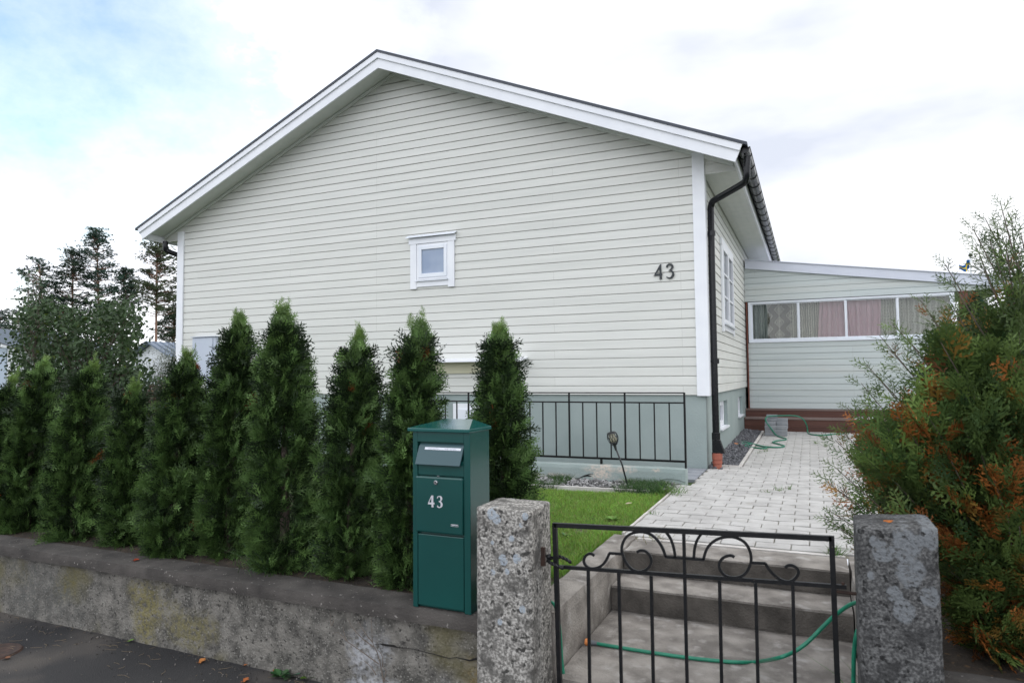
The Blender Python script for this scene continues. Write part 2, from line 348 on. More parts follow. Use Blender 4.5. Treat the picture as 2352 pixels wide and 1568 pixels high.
def frames(axis, normal):            # rows: x, y(axis), z(normal)
    a = axis/(np.linalg.norm(axis, axis=1, keepdims=True)+1e-9)
    n = normal-a*np.sum(a*normal, axis=1, keepdims=True); n /= np.linalg.norm(n, axis=1, keepdims=True)+1e-9
    x = np.cross(a, n); return x, a, n
def scatter(name, templates, pos, axis, normal, size, col, material, parent=None, extra=None):
    pos = np.asarray(pos, float); N = len(pos); size = np.asarray(size, float).reshape(-1, 1, 1); col = np.asarray(col, float)
    x, a, n = frames(np.asarray(axis, float), np.asarray(normal, float)); VV = []; CC = []
    which = RNG.integers(0, len(templates), N)
    for k, T in enumerate(templates):
        id_ = np.where(which == k)[0]
        if not len(id_): continue
        P = pos[id_][:, None, :]+size[id_]*(T[None, :, 0:1]*x[id_][:, None, :]+T[None, :, 1:2]*a[id_][:, None, :]+T[None, :, 2:3]*n[id_][:, None, :])
        VV.append(P.reshape(-1, 3)); CC.append(np.repeat(col[id_], len(T), axis=0))
    V = np.concatenate(VV); Cc = np.concatenate(CC)
    off = np.array(wloc(parent)) if parent else np.zeros(3)
    return quads_mesh(name, V-off, Cc, material, parent)
def quads_mesh(name, V, Cc, material, parent=None):
    nq = len(V)//4; me = bpy.data.meshes.new(name)
    me.vertices.add(len(V)); me.vertices.foreach_set('co', V.astype(np.float32).ravel())
    me.loops.add(nq*4); me.loops.foreach_set('vertex_index', np.arange(nq*4, dtype=np.int32))
    me.polygons.add(nq); me.polygons.foreach_set('loop_start', np.arange(0, nq*4, 4, dtype=np.int32))
    try: me.polygons.foreach_set('loop_total', np.full(nq, 4, dtype=np.int32))
    except Exception: pass
    me.update(calc_edges=True)
    at = me.color_attributes.new('tint', 'FLOAT_COLOR', 'POINT')
    at.data.foreach_set('color', np.concatenate([Cc, np.ones((len(Cc), 1))], axis=1).astype(np.float32).ravel())
    me.materials.append(material); o = bpy.data.objects.new(name, me); COL.objects.link(o)
    if parent: o.parent = parent
    return o
def tint(N, base, var=.25, hue=.12):
    c = np.array(base)[None, :]*np.exp(RNG.normal(0, var, (N, 1))); return np.clip(c*(1+RNG.normal(0, hue, (N, 3))), .003, .9)
def in_poly(poly, n):
    P = np.array(poly, float); lo = P.min(0); hi = P.max(0); out = []
    while len(out) < n:
        q = lo+(hi-lo)*RNG.random(2); c = False; j = len(P)-1
        for i in range(len(P)):
            if (P[i][1] > q[1]) != (P[j][1] > q[1]) and q[0] < (P[j][0]-P[i][0])*(q[1]-P[i][1])/(P[j][1]-P[i][1])+P[i][0]: c = not c
            j = i
        if c: out.append(q)
    return out
from mathutils import noise as mnoise
def gz(Y): return -1.084 if Y < 8.3 else -1.084+min(1, (Y-8.3)/4.4)*.08
def dn(p, amp, freq, seed=0): v = mnoise.noise_vector(Vector((p[0]*freq+seed, p[1]*freq, p[2]*freq)))+.45*mnoise.noise_vector(Vector((p[0]*freq*3.1, p[1]*freq*3.1+seed, p[2]*freq*3.1))); return (p[0]+v.x*amp, p[1]+v.y*amp, p[2]+v.z*amp)
def gridbox(mb, x0, x1, y0, y1, z0, z1, step, amp, freq=9, seed=0, rnd=.006):
    nx, ny, nz_ = (max(1, int(round((b-a)/step))) for a, b in ((x0, x1), (y0, y1), (z0, z1)))
    def g(f, nu, nv, flip):
        vs = []; fs = []
        for i in range(nu+1):
            for j in range(nv+1):
                p = f(i/nu, j/nv); k = sum((abs(p[0]-x0) < 1e-6 or abs(p[0]-x1) < 1e-6, abs(p[1]-y0) < 1e-6 or abs(p[1]-y1) < 1e-6, abs(p[2]-z0) < 1e-6 or abs(p[2]-z1) < 1e-6))
                if k >= 2 and rnd:
                    c = ((x0+x1)/2, (y0+y1)/2, (z0+z1)/2); h = ((x1-x0)/2, (y1-y0)/2, (z1-z0)/2)
                    p = tuple(p[q]-(rnd if abs(abs(p[q]-c[q])-h[q]) < 1e-6 else 0)*(1 if p[q] > c[q] else -1) for q in range(3))
                vs.append(dn(p, amp, freq, seed))
        for i in range(nu):
            for j in range(nv):
                q = (i*(nv+1)+j, (i+1)*(nv+1)+j, (i+1)*(nv+1)+j+1, i*(nv+1)+j+1); fs.append(q[::-1] if flip else q)
        mb.add(vs, fs)
    L = lambda a, b, t: a+(b-a)*t
    g(lambda u, v: (L(x0, x1, u), y0, L(z0, z1, v)), nx, nz_, 0); g(lambda u, v: (L(x0, x1, u), y1, L(z0, z1, v)), nx, nz_, 1)
    g(lambda u, v: (x0, L(y0, y1, u), L(z0, z1, v)), ny, nz_, 1); g(lambda u, v: (x1, L(y0, y1, u), L(z0, z1, v)), ny, nz_, 0)
    g(lambda u, v: (L(x0, x1, u), L(y0, y1, v), z1), nx, ny, 0); g(lambda u, v: (L(x0, x1, u), L(y0, y1, v), z0), nx, ny, 1)
    return mb

# ------------------------------------------------------------------ ground, road, path
XS = [-300, -12, -4.6, -1.45, -1.27, .30, 6, 300]; YS = [2.93, 4.575, 6.95, 8.0, 8.3, 12.7, 20, 600]
m = MB()
for i in range(len(XS)-1):
    for j in range(len(YS)-1):
        if XS[i] >= -1.28 and XS[i+1] <= .31 and j == 0: continue
        if XS[i] >= -4.6 and XS[i+1] <= -1.44 and j == 2: continue
        m.add([(XS[i], YS[j], gz(YS[j])-.03), (XS[i+1], YS[j], gz(YS[j])-.03), (XS[i+1], YS[j+1], gz(YS[j+1])-.03), (XS[i], YS[j+1], gz(YS[j+1])-.03)], [(0, 1, 2, 3)])
tag(m.build('lawn', m_soil), kind='structure')
m = MB(); m.add([(-300, -200, -1.555), (300, -200, -1.555), (300, 2.95, -1.555), (-300, 2.95, -1.555)], [(0, 1, 2, 3)])
tag(m.build('road', m_asphalt), kind='structure')
t, b, mp, noise, mixc, rampf, out, tcn = M_HELP['asphalt']
o_ = mixc(rampf(noise(1.6, 7).outputs['Fac'], .52, .68), out, (.085,.074,.064)); o_ = mixc(rampf(noise(300, 2).outputs['Fac'], .70, .74), o_, (.16,.15,.14)); t.links.new(o_, b.inputs['Base Color'])
m = MB(); m.add([(-12, 2.975, -1.108), (-1.39, 2.975, -1.108), (-1.39, 3.62, -1.108), (-12, 3.62, -1.108)], [(0, 1, 2, 3)]); m.add([(.335, 2.975, -1.108), (4, 2.975, -1.108), (4, 4.7, -1.108), (.335, 4.7, -1.108)], [(0, 1, 2, 3)])
tag(m.build('planting_soil', m_bed), kind='structure')
# pavers: running bond, one slightly tilted block each
def pav_left(Y): return -1.195 if Y < 6.74 else (-1.112 if Y < 8.0 else (-1.04 if Y < 8.31 else -.755))
m = MB(); rp = random.Random(3); PW, PD = .2115, .1405; rows = int((12.72-4.55)/PD)
for r in range(rows):
    y0 = 4.552+r*PD; off = (0, .5)[r % 2]*PW+rp.uniform(-.003, .003); xl = pav_left(y0+PD/2)
    k = 0
    while True:
        x0 = -1.62+off+k*PW; x1 = x0+PW; k += 1
        if x0 > .95: break
        x0 = max(x0, xl)
        if x1-x0 < .03: continue
        dz = rp.uniform(-.0025, .0025); tx = rp.uniform(-.003, .003); g = .0024+rp.uniform(0, .0012); z = gz(y0); c = .006
        h = g+.0052; q = [(x0+g, y0+h), (x1-g, y0+h), (x1-g, y0+PD-h), (x0+g, y0+PD-h)]; qi = [(x0+g+c, y0+h+c), (x1-g-c, y0+h+c), (x1-g-c, y0+PD-h-c), (x0+g+c, y0+PD-h-c)]
        zz = [z+dz-tx, z+dz+tx, z+dz+tx, z+dz-tx]; s_ = gz(y0+PD)-gz(y0); zz[2] += s_; zz[3] += s_
        m.add([(a, bb, w-.03) for (a, bb), w in zip(q, zz)]+[(a, bb, w-.004) for (a, bb), w in zip(q, zz)]+[(a, bb, w) for (a, bb), w in zip(qi, zz)],
              [(i, (i+1) % 4, 4+(i+1) % 4, 4+i) for i in range(4)]+[(4+i, 4+(i+1) % 4, 8+(i+1) % 4, 8+i) for i in range(4)]+[(8, 9, 10, 11)])
tag(m.build('garden_path', m_paver), kind='structure')
m = MB()
for a, bb in ((4.5, 6.74), (6.74, 8.3), (8.3, 12.74)):
    xl = pav_left((a+bb)/2)
    m.add([(xl, a, gz(a)-.012), (1.0, a, gz(a)-.012), (1.0, bb, gz(bb)-.012), (xl, bb, gz(bb)-.012)], [(0, 1, 2, 3)])
tag(m.build('path_bedding', m_sand), kind='structure')

# concrete steps between the gate pillars
st = thing('garden_steps', (-.5, 3.5, -1.555), 'worn grey concrete steps behind the iron gate, leading up to the paved path', 'steps')
m = MB(); gridbox(m, -1.10, .17, 4.18, 4.49, -1.40, -1.086, .06, .004, 7, 1); m.build('top_step', m_conc, st)
m = MB(); gridbox(m, -1.10, .17, 3.88, 4.179, -1.50, -1.219, .06, .004, 7, 2); m.build('lower_step', m_conc, st)
m = MB(); gridbox(m, -1.10, .17, 2.92, 3.879, -1.54, -1.357, .06, .004, 6, 3); m.build('landing', m_conc, st)
m = MB(); m.box(-1.095, .165, 4.1725, 4.178, -1.22, -1.100); m.box(-1.095, .165, 3.8725, 3.878, -1.358, -1.233)
m.build('riser', m_riser, st)
m = MB(); gridbox(m, -1.268, -1.104, 2.96, 4.575, -1.55, -1.084, .06, .005, 6, 4); m.build('side_wall', m_conc, st)
m = MB(); gridbox(m, .172, .33, 2.99, 4.60, -1.55, -1.090, .08, .004, 6, 5); m.build('side_wall', m_conc, st)
m = MB(); gridbox(m, -1.095, .165, 4.492, 4.548, -1.30, -1.083, .07, .0025, 8, 5)
tag(recentre(m.build('edging_strip', m_curb), (-.5, 4.5, -1.3)), 'pale concrete edging strip where the pavers meet the top step', 'edging')

# garden wall along the road
gw = thing('garden_wall', (-6, 2.85, -1.555), 'low roughcast garden wall with yellow lichen below the thuja hedge', 'wall')
m = MB(); gridbox(m, -12, -1.385, 2.825, 2.965, -1.60, -1.168, .045, .006, 12, 7, .0); m.build('wall_body', m_rough, gw)
# cracks: thin dark strips laid on the render
def crack(px, Y, w, parent, thick=.004):
    P = [at_y(x, y, Y) for x, y in px]; k = MB()
    for i in range(len(P)-1):
        a, c = P[i], P[i+1]; w0, w1 = w[i], w[i+1]
        k.prism([(a[0], Y, a[2]-w0), (c[0], Y, c[2]-w1), (c[0], Y, c[2]+w1), (a[0], Y, a[2]+w0)], (0, thick, 0))
    return k.build('crack', m_crackgap, parent)
m_crackgap = mat('dark_gap', (.012,.011,.010), None, rough=1)
CW = crop(1100, 2300, 2.767)
crack([CW(1100,762), CW(1165,758), CW(1190,765), CW(1250,775), CW(1310,780), CW(1350,797), CW(1430,800), CW(1550,820), CW(1650,848), CW(1750,870), CW(1850,900), CW(1930,918), CW(2000,908), CW(2080,925), CW(2150,942), CW(2235,920)], 2.8165,
      [.0005,.001,.004,.004,.005,.001,.0006,.0006,.0008,.001,.0009,.0008,.0008,.0014,.003,.006], gw)
m = MB()
x = -12.0
while x < -1.39:
    x2 = -1.388; gridbox(m, x+.002, x2-.002, 2.783, 2.985, -1.166, -1.099, .04, .0022, 14, 8, .002); x = x2
m.build('coping', m_coping, gw)
g2 = thing('garden_wall', (1.5, 2.85, -1.555), 'low dark wall in shade under the big thuja, right of the right gate pillar', 'wall')
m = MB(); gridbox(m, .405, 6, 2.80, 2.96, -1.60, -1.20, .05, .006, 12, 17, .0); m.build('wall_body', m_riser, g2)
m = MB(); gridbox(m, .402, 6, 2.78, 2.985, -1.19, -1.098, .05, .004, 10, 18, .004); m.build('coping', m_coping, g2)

# gate pillars
def pillar(name, corners, tops, label, material, seed):
    (ax, ay), (bx, by), (cx_, cy_), (dx, dy) = corners; ch = .016
    ring = []
    C = [np.array(p, float) for p in corners]
    for i in range(4):
        p, q = C[i], C[(i+1) % 4]; d = (q-p)/np.linalg.norm(q-p); L = np.linalg.norm(q-p); n = max(3, int(L/.022))
        for k in range(n): ring.append(p+d*(ch+(L-2*ch)*k/(n-1)))
    ctr = sum(C)/4; nr = len(ring)
    def top(p):
        u = (p[0]-ax)/(bx-ax); v = (p[1]-ay)/(dy-ay); return (tops[0]*(1-u)+tops[1]*u)*(1-v)+(tops[3]*(1-u)+tops[2]*u)*v
    vs = []; fs = []; nz_ = 44; zb = -1.58
    for j in range(nz_+1):
        f = j/nz_
        for p in ring:
            z = zb+(top(p)-.006-zb)*f; q = ctr+(p-ctr)*(1+.03*(1-f)); vs.append(dn((q[0], q[1], z), 0.0026, 26, seed))
    for ins, dzz in ((.025, -.0015), (.10, 0), (.5, .003), (.999, .004)):
        for p in ring: q = ctr+(p-ctr)*(1-ins); vs.append(dn((q[0], q[1], top(q)+dzz), 0.0026, 26, seed))
    for j in range(nz_+4):
        for k in range(nr): fs.append((j*nr+k, j*nr+(k+1) % nr, (j+1)*nr+(k+1) % nr, (j+1)*nr+k))
    mb = MB(); mb.add(vs, fs); o = mb.build(name, material, smooth=True); recentre(o, (ctr[0], ctr[1], zb)); return tag(o, label, 'pillar')
def spots(cr_, lst, o, Y): return [(at_y(*cr_(x, y), Y)[0]-o[0], at_y(*cr_(x, y), Y)[2]-o[1], r/2.007*KD/FPX*2.95) for x, y, r in lst]
C8 = crop(1850, 1950, 2.007)
gp1 = granite('granite_with_lichen', (.15,.143,.13), (.47,.45,.415), spots(C8, [(325,575,36),(435,570,33),(395,408,24),(240,440,14),(485,975,27),(305,1075,22),(500,230,24),(235,215,40),(270,250,36),(360,670,20),(470,300,16),(245,675,20)], (-1.249, -1.58), 2.7), (.33,.37,.41))
pillar('gate_pillar', [(-1.380,2.70),(-1.118,2.70),(-1.118,2.958),(-1.380,2.958)], (-.579,-.581,-.580,-.578), 'speckled light granite gate pillar with round lichen spots beside the green mailbox', gp1, 3)
C9 = crop(3200, 1400, 1/.8485)
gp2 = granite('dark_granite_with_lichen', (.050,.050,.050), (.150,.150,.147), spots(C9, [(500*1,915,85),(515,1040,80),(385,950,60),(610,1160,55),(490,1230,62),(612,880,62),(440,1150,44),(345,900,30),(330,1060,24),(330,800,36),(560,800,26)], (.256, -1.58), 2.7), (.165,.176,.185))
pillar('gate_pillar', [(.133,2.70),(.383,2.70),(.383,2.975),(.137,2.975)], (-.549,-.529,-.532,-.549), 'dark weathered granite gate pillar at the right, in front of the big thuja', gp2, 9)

# iron gate (stands between the pillars, hung on the right)
YG = 2.83
def G3(x, y): return tuple(at_y(*Z3(x, y), YG))
gt = thing('iron_gate', (-.5, YG, -1.45), 'black wrought iron gate with scrollwork between the two granite pillars', 'gate')
def down(p, q, z): p = np.array(p); q = np.array(q); d = (q-p)/(q[2]-p[2]); return tuple(p+d*(z-p[2]))
TL, TR = G3(200, 249), G3(2060, 340)
bl = (TL[0]+.016, YG, -1.44); br = (TR[0]+.006, YG, -1.42)
def bar(pts, r, flat=1.0): return MB().tube(pts, r*1.414, 4, flat, up=(0, 1, 0))
m = bar([TL, TR], .0095); 
for a, c in ((TL, bl), (TR, br), (bl, br)): m.tube([(a[0], a[1], a[2]+(.0095 if a is not bl else 0)), c] if a is not bl else [a, c], .0095*1.414, 4, up=(0, 1, 0))
m.build('gate_frame', m_iron, gt)
mL, mR = G3(235, 530), G3(2160, 665)
bar([mL, mR], .0072).build('middle_rail', m_iron, gt)
for a, c in (((425,555),(435,1312)), ((630,572),(648,1312)), ((848,590),(863,1312)), ((1308,622),(1322,1312)), ((1550,640),(1566,1312)), ((1800,655),(1815,1312)), ((1067,300),(1090,1312))):
    p = G3(*a); q = G3(*c); bar([p, down(p, q, -1.435)], .0062).build('baluster', m_iron, gt)
def smooth_pts(P, n=4):
    P = [np.array(p, float) for p in P]; out = []
    for i in range(len(P)-1):
        p0, p1, p2, p3 = P[max(i-1, 0)], P[i], P[i+1], P[min(i+2, len(P)-1)]
        for k in range(n):
            t = k/n; out.append(.5*((2*p1)+(-p0+p2)*t+(2*p0-5*p1+4*p2-p3)*t*t+(-p0+3*p1-3*p2+p3)*t**3))
    out.append(P[-1]); return out
def scroll(px, name='scroll', extra=None):
    pts = smooth_pts([G3(*p) for p in px]); mb = MB().tube(pts, .0075, 4, .85, up=(0, 1, 0))
    if extra: mb.tube([G3(*p) for p in extra], .0075, 4, .85, up=(0, 1, 0))
    return mb.build(name, m_iron, gt)
scroll([(752,432),(775,420),(810,425),(840,455),(850,492),(838,527),(808,552),(765,562),(720,547),(683,507),(662,460),(650,410),(662,360),(692,320),(737,300),(790,296),(840,310),(885,345),(918,392),(935,430),(945,462)], extra=[(942,462),(1205,482)])
scroll([(467,455),(445,442),(420,447),(400,470),(397,500),(415,527),(445,541),(490,535),(525,513),(550,478),(567,440)], extra=[(565,438),(650,443)])
scroll([(1408,465),(1385,454),(1350,460),(1320,480),(1305,515),(1315,555),(1345,588),(1390,602),(1440,598),(1480,575),(1508,530),(1520,480),(1510,420),(1475,365),(1420,335),(1368,328),(1310,338),(1260,365),(1225,405),(1207,450),(1200,482)])
scroll([(1615,507),(1640,545),(1670,580),(1710,612),(1760,629),(1800,620),(1830,590),(1838,560),(1825,537),(1795,520),(1765,522),(1748,535)], extra=[(1525,503),(1618,507)])
scroll([(950,300),(975,335),(995,385),(1005,430),(1010,465)], 'fan_rib'); scroll([(1182,312),(1155,355),(1140,410),(1135,470)], 'fan_rib')
h = MB(); p = G3(2135, 700); h.tube([(p[0]-.03, YG, p[2]), (p[0]+.09, YG+.01, p[2]-.004)], .006, 8); q = G3(2137, 645); h.tube([(q[0], q[1], q[2]-.012), (q[0], q[1], q[2]+.006)], .006, 8)
h.build('hinge_pin', m_rust, gt)
# latch: wall hook on the pillar with two twisted prongs that hold the gate stile
lt = thing('gate_latch', tuple(at_y(*C8(680, 560), 2.83)), 'dark iron latch with two twisted prongs, fixed to the left pillar', 'latch')
m = MB(); P0 = at_y(*C8(662, 560), 2.83); m.box(-1.128, -1.10, 2.82, 2.836, P0[2]-.035, P0[2]+.045); m.build('bracket', m_rust, lt)
def prong(px, ys):
    pts = smooth_pts([at_y(*C8(*p), y) for p, y in zip(px, ys)], 6); mb = MB()
    for s_ in (0, math.pi):
        tp = [np.array(p)+.0035*np.array([0, math.cos(i*.9+s_), math.sin(i*.9+s_)]) for i, p in enumerate(pts)]; mb.tube(tp, .0052, 7)
    mb.build('prong', m_iron, lt, smooth=True)
prong([(690,575),(725,560),(780,552),(830,572),(870,598)], [2.83,2.85,2.865,2.87,2.87])
prong([(680,580),(705,600),(745,620),(790,638),(803,645)], [2.82,2.80,2.79,2.79,2.79])
MB().tube([at_y(*C8(672, 560), 2.82), at_y(*C8(712, 545), 2.83)], .011, 10).build('pivot', m_iron, lt, smooth=True)

# ------------------------------------------------------------------ house
XA, XB, YH = -1.0832, -9.6334, 8.0; XM = (XA+XB)/2; ZB = -.236
hs = thing('house', (XM, 12, -1.084), 'cream wooden house with a wide white gable and green-grey basement', 'house')
def roofz(x, top): return top-.4225*abs(x-XM)
def strips(mb, z0, ztop, pitch, xl, xr, to3, first=None):
    z = z0
    while z < ztop-1e-4:
        prof = [(0, 0), (0, pitch-.016), (.006, pitch-.009), (.016, pitch-.009), (.016, pitch)]
        for i in range(4):
            (d0, h0), (d1, h1) = prof[i], prof[i+1]; za, zb_ = z+h0, min(z+h1, ztop)
            if za >= ztop: break
            la, ra, lb, rb = xl(za), xr(za), xl(zb_), xr(zb_)
            if ra-la < .005 and rb-lb < .005: continue
            if rb < lb: lb = rb = (lb+rb)/2
            mb.add([to3(la, d0, za), to3(ra, d0, za), to3(rb, d1, zb_), to3(lb, d1, zb_)], [(0, 1, 2, 3)])
        # lower lip of the next board
        if z+pitch < ztop: mb.add([to3(xl(z+pitch), .016, z+pitch), to3(xr(z+pitch), .016, z+pitch), to3(xr(z+pitch), 0, z+pitch), to3(xl(z+pitch), 0, z+pitch)], [(0, 1, 2, 3)])
        z += pitch
    return mb
PITCH = .1118
def gl(z): return max(XB-(.36 if z > 2.345 else 0), XM-(4.383-z)/.4225)
def gr(z): return min(XA+(.36 if z > 2.345 else 0), XM+(4.383-z)/.4225)
m = MB(); strips(m, ZB, 4.38, PITCH, gl, gr, lambda x, d, z: (x, YH+d, z)); m.add([(XB, YH, ZB), (XA, YH, ZB), (XA, YH+.05, ZB), (XB, YH+.05, ZB)], [(0, 1, 2, 3)])
for s_ in (1, -1): m.add([(XM+s_*(XA-XM-.002), YH+.004, 2.33), (XM+s_*(-.702-XM), YH+.004, 2.33), (XM+s_*(-.702-XM), YH+.004, 2.44), (XM+s_*(XA-XM-.002), YH+.004, 2.60)], [(0, 1, 2, 3)])
m.build('gable_siding', m_siding, hs)
m = MB(); strips(m, ZB, 2.345, PITCH, lambda z: YH+.01, lambda z: 17.0, lambda y, d, z: (XA-d, y, z)); m.add([(XA, 8, ZB), (XA, 17, ZB), (XA-.05, 17, ZB), (XA-.05, 8, ZB)], [(0, 1, 2, 3)])
m.build('side_siding', m_siding, hs)
m = MB(); m.add([(XB, 8, ZB), (XB, 17, ZB), (XB, 17, 2.4), (XB, 8, 2.4)], [(3, 2, 1, 0)]); m.add([(XB-.35, 17, 2.35), (XB, 17, ZB), (XA, 17, ZB), (XA+.35, 17, 2.35), (XM, 17, 4.38)], [(0, 1, 2, 3, 4)]); m.build('rear_wall', m_siding, hs)
# foundation with window recesses on the side
m = MB(); FY = 8.028; FX = XA-.028
m.add([(XB+.03, FY, -2.4), (FX, FY, -2.4), (FX, FY, ZB+.01), (XB+.03, FY, ZB+.01)], [(0, 1, 2, 3)])
ops = [(9.33, 10.21, -.755, -.37), (11.77, 12.60, -.73, -.388)]; ys = [FY]
yy = FY
def sq(y0, y1, z0, z1): m.add([(FX, y0, z0), (FX, y1, z0), (FX, y1, z1), (FX, y0, z1)], [(0, 1, 2, 3)])
for (y0, y1, z0, z1) in ops:
    sq(yy, y0, -1.3, ZB+.01); sq(y0, y1, -1.3, z0); sq(y0, y1, z1, ZB+.01); yy = y1; d = .12
    m.add([(FX, y0, z0), (FX-d, y0, z0), (FX-d, y1, z0), (FX, y1, z0), (FX, y0, z1), (FX-d, y0, z1), (FX-d, y1, z1), (FX, y1, z1)], [(0, 1, 2, 3), (4, 7, 6, 5), (0, 4, 5, 1), (3, 2, 6, 7), (1, 5, 6, 2)])
sq(yy, 17, -1.3, ZB+.01); m.add([(XB+.03, FY, -1.3), (XB+.03, 17, -1.3), (XB+.03, 17, ZB), (XB+.03, FY, ZB)], [(3, 2, 1, 0)])
m.build('foundation', m_found, hs)
# corner boards
for (x0, x1, zt) in ((-1.198, -1.058, 2.60), (XB-.024, XB+.115, 2.47)):
    m = MB(); m.box(x0, x1, YH-.028, YH-.002, ZB-.012, zt)
    if x0 > -3: m.box(XA+.004, XA+.028, YH-.001, YH+.10, ZB-.012, 2.345)
    m.build('corner_board', m_white, hs, bev=.003)
# roof
m = MB()
for s in (1, -1):
    xe = XM+s*4.808; P = [(XM, 7.57, 4.537), (xe, 7.57, 2.505), (xe, 17.4, 2.505), (XM, 17.4, 4.537)]; Q = [(a, bb, c-.034) for a, bb, c in P]
    m.add(P+Q, [(0, 1, 2, 3), (7, 6, 5, 4), (0, 4, 5, 1), (1, 5, 6, 2)])
m.build('roof', m_roof, hs)
for s in (1, -1):
    f = lambda x: XM+s*(x-XM)
    m = MB(); m.prism([(f(XM), 7.581, 4.502), (f(-.598), 7.581, 2.495), (f(-.630), 7.581, 2.425), (f(XM), 7.581, 4.422)], (0, .03, 0)); m.build('upper_barge_board', m_white, hs)
    m = MB(); m.prism([(f(XM), 7.604, 4.45), (f(-.618), 7.604, 2.455), (f(-.682), 7.604, 2.312), (f(XM), 7.604, 4.287)], (0, .024, 0)); m.build('barge_board', m_white, hs)
    # verge soffit, boards running out from the wall
    m = MB(); x = 0.0
    while x < 4.64:
        x2 = min(x+.118, 4.64); g = .0015
        z0, z1 = 4.383-.4225*(x+g), 4.383-.4225*(x2-g)
        m.add([(XM+s*(x+g), 7.628, z0), (XM+s*(x2-g), 7.628, z1), (XM+s*(x2-g), YH+.01, z1), (XM+s*(x+g), YH+.01, z0)], [(0, 1, 2, 3)])
        x = x2
    m.add([(XM, 7.628, 4.395), (XM+s*4.66, 7.628, 4.395-.4225*4.66), (XM+s*4.66, YH+.01, 4.395-.4225*4.66), (XM, YH+.01, 4.395)], [(0, 1, 2, 3)])
    m.build('verge_soffit', m_soffit, hs)
    m = MB(); m.prism([(f(XM), YH-.022, 4.378), (f(-.735), YH-.022, 4.378-.4225*4.62), (f(-.735), YH-.022, 4.33-.4225*4.62), (f(XM), YH-.022, 4.33)], (0, .02, 0)); m.build('wall_trim', m_soffit, hs)
    # boxed eaves along the side: soffit boards and fascia
    m = MB(); xa = XA if s > 0 else XB
    for k in range(4):
        x0 = xa+s*(.002+k*.094); x1 = xa+s*(.002+(k+1)*.094-.003)
        m.add([(x0, 8.0, 2.352+.0*k), (x1, 8.0, 2.352), (x1, 17.2, 2.352), (x0, 17.2, 2.352)], [(0, 1, 2, 3)])
    m.add([(xa, 8.0, 2.36), (xa+s*.385, 8.0, 2.36), (xa+s*.385, 17.2, 2.36), (xa, 17.2, 2.36)], [(0, 1, 2, 3)]); m.build('eaves_soffit', m_soffit, hs)
    m = MB(); m.box(min(f(-.700), f(-.678)), max(f(-.700), f(-.678)), 7.63, 17.3, 2.318, 2.455); m.build('eaves_fascia', m_white, hs)
    m = MB(); m.prism([(f(-.70), YH-.02, 2.33), (f(-.70), YH-.02, 2.44), (f(-1.06), YH-.02, 2.44), (f(-1.06), YH-.02, 2.33)], (0, .016, 0)) if 0 else None
    # gutter and downpipe
    gx = f(-.594); m = MB()
    prof = []
    for sg, rad in ((1, .064), (-1, .060)):
        ring = []
        for k in range(13): a = math.pi+math.pi*k/12; ring.append((gx+rad*math.cos(a), 2.475+rad*math.sin(a)))
        prof.append(ring)
    for ring, fl in ((prof[0], 0), (prof[1], 1)):
        m.add([(x, 7.66, z) for x, z in ring]+[(x, 17.3, z) for x, z in ring], [((k, k+14-1, k+14, k+1) if fl else (k, k+1, k+14, k+13)) for k in range(12)])
    for yv, fl in ((7.66, 0), (17.3, 1)): m.add([(x, yv, z) for x, z in prof[0]], [tuple(range(13))])
    m.tube([(gx+.064, 7.66, 2.475), (gx+.064, 17.3, 2.475)], .006, 6); m.tube([(gx-.064, 7.66, 2.475), (gx-.064, 17.3, 2.475)], .005, 6)
    g = m.build('gutter', m_black, hs, smooth='auto')
    y = 7.9
    while y < 17:
        m = MB(); 
        pts = [(gx+.0665*math.cos(math.pi+math.pi*k/12), y, 2.475+.0665*math.sin(math.pi+math.pi*k/12)) for k in range(13)]; m.tube(pts, .0055, 6)
        m.build('gutter_bracket', m_black, g); y += .42
# right downpipe
dp = thing('downpipe', (-1.02, 8.12, -1.05), 'black metal downpipe at the right corner of the house', 'pipe')
YP = 8.12
pt = smooth_pts([at_y(*R6(762, 250), 7.76), at_y(*R6(758, 330), 7.76), at_y(*R6(757, 405), 7.77)], 2)+smooth_pts([at_y(*R6(745, 448), 7.80), at_y(*R6(700, 478), 7.86)], 3)+smooth_pts([at_y(*R6(530, 575), 8.06), at_y(*R6(490, 603), 8.10), at_y(*R6(476, 650), YP)], 4)
pl = at_y(*R7(1768, 570), YP)
MB().tube(pt+[(pt[-1][0]-.003, YP, 1.4), (pl[0], YP, .6), tuple(pl)], .0385, 16).build('pipe', m_black, dp, smooth='auto')
for (cx, cy, cr_) in ((482, 852, R6),):
    c = at_y(*cr_(cx, cy), YP); m = MB(); m.lathe((c[0], YP, c[2]-.028), [(.040, 0), (.0455, 0), (.0455, .056), (.040, .056)], 18); m.box(c[0]-.075, c[0]-.03, YP-.012, YP+.012, c[2]-.009, c[2]+.009); m.build('clamp', m_black, dp)
c = at_y(*R3(252, 697), YP); m = MB(); m.lathe((c[0], YP, c[2]-.028), [(.040, 0), (.0455, 0), (.0455, .056), (.040, .056)], 18); m.box(c[0]-.075, c[0]-.03, YP-.012, YP+.012, c[2]-.009, c[2]+.009); m.build('clamp', m_black, dp)
m = MB(); q = at_y(*R7(1768, 610), YP); zt = q[2]+.045; zbm = at_y(*R7(1780, 830), YP)[2]
m.lathe((pl[0], YP, zt-.085), [(.040, 0), (.048, .0), (.048, .085), (.041, .085)], 18)
x0 = pl[0]; m.prism([(x0-.042, YP-.042, zt-.08), (x0-.042, YP-.042, zbm), (x0+.098, YP-.042, zbm+.012), (x0+.045, YP-.042, zt-.08)], (0, .084, 0)); m.build('leaf_trap', m_black, dp, bev=.006)
dc = thing('drain_pipe', (x0, YP, -1.09), 'short terracotta coloured drain pipe in the gravel under the downpipe', 'pipe')
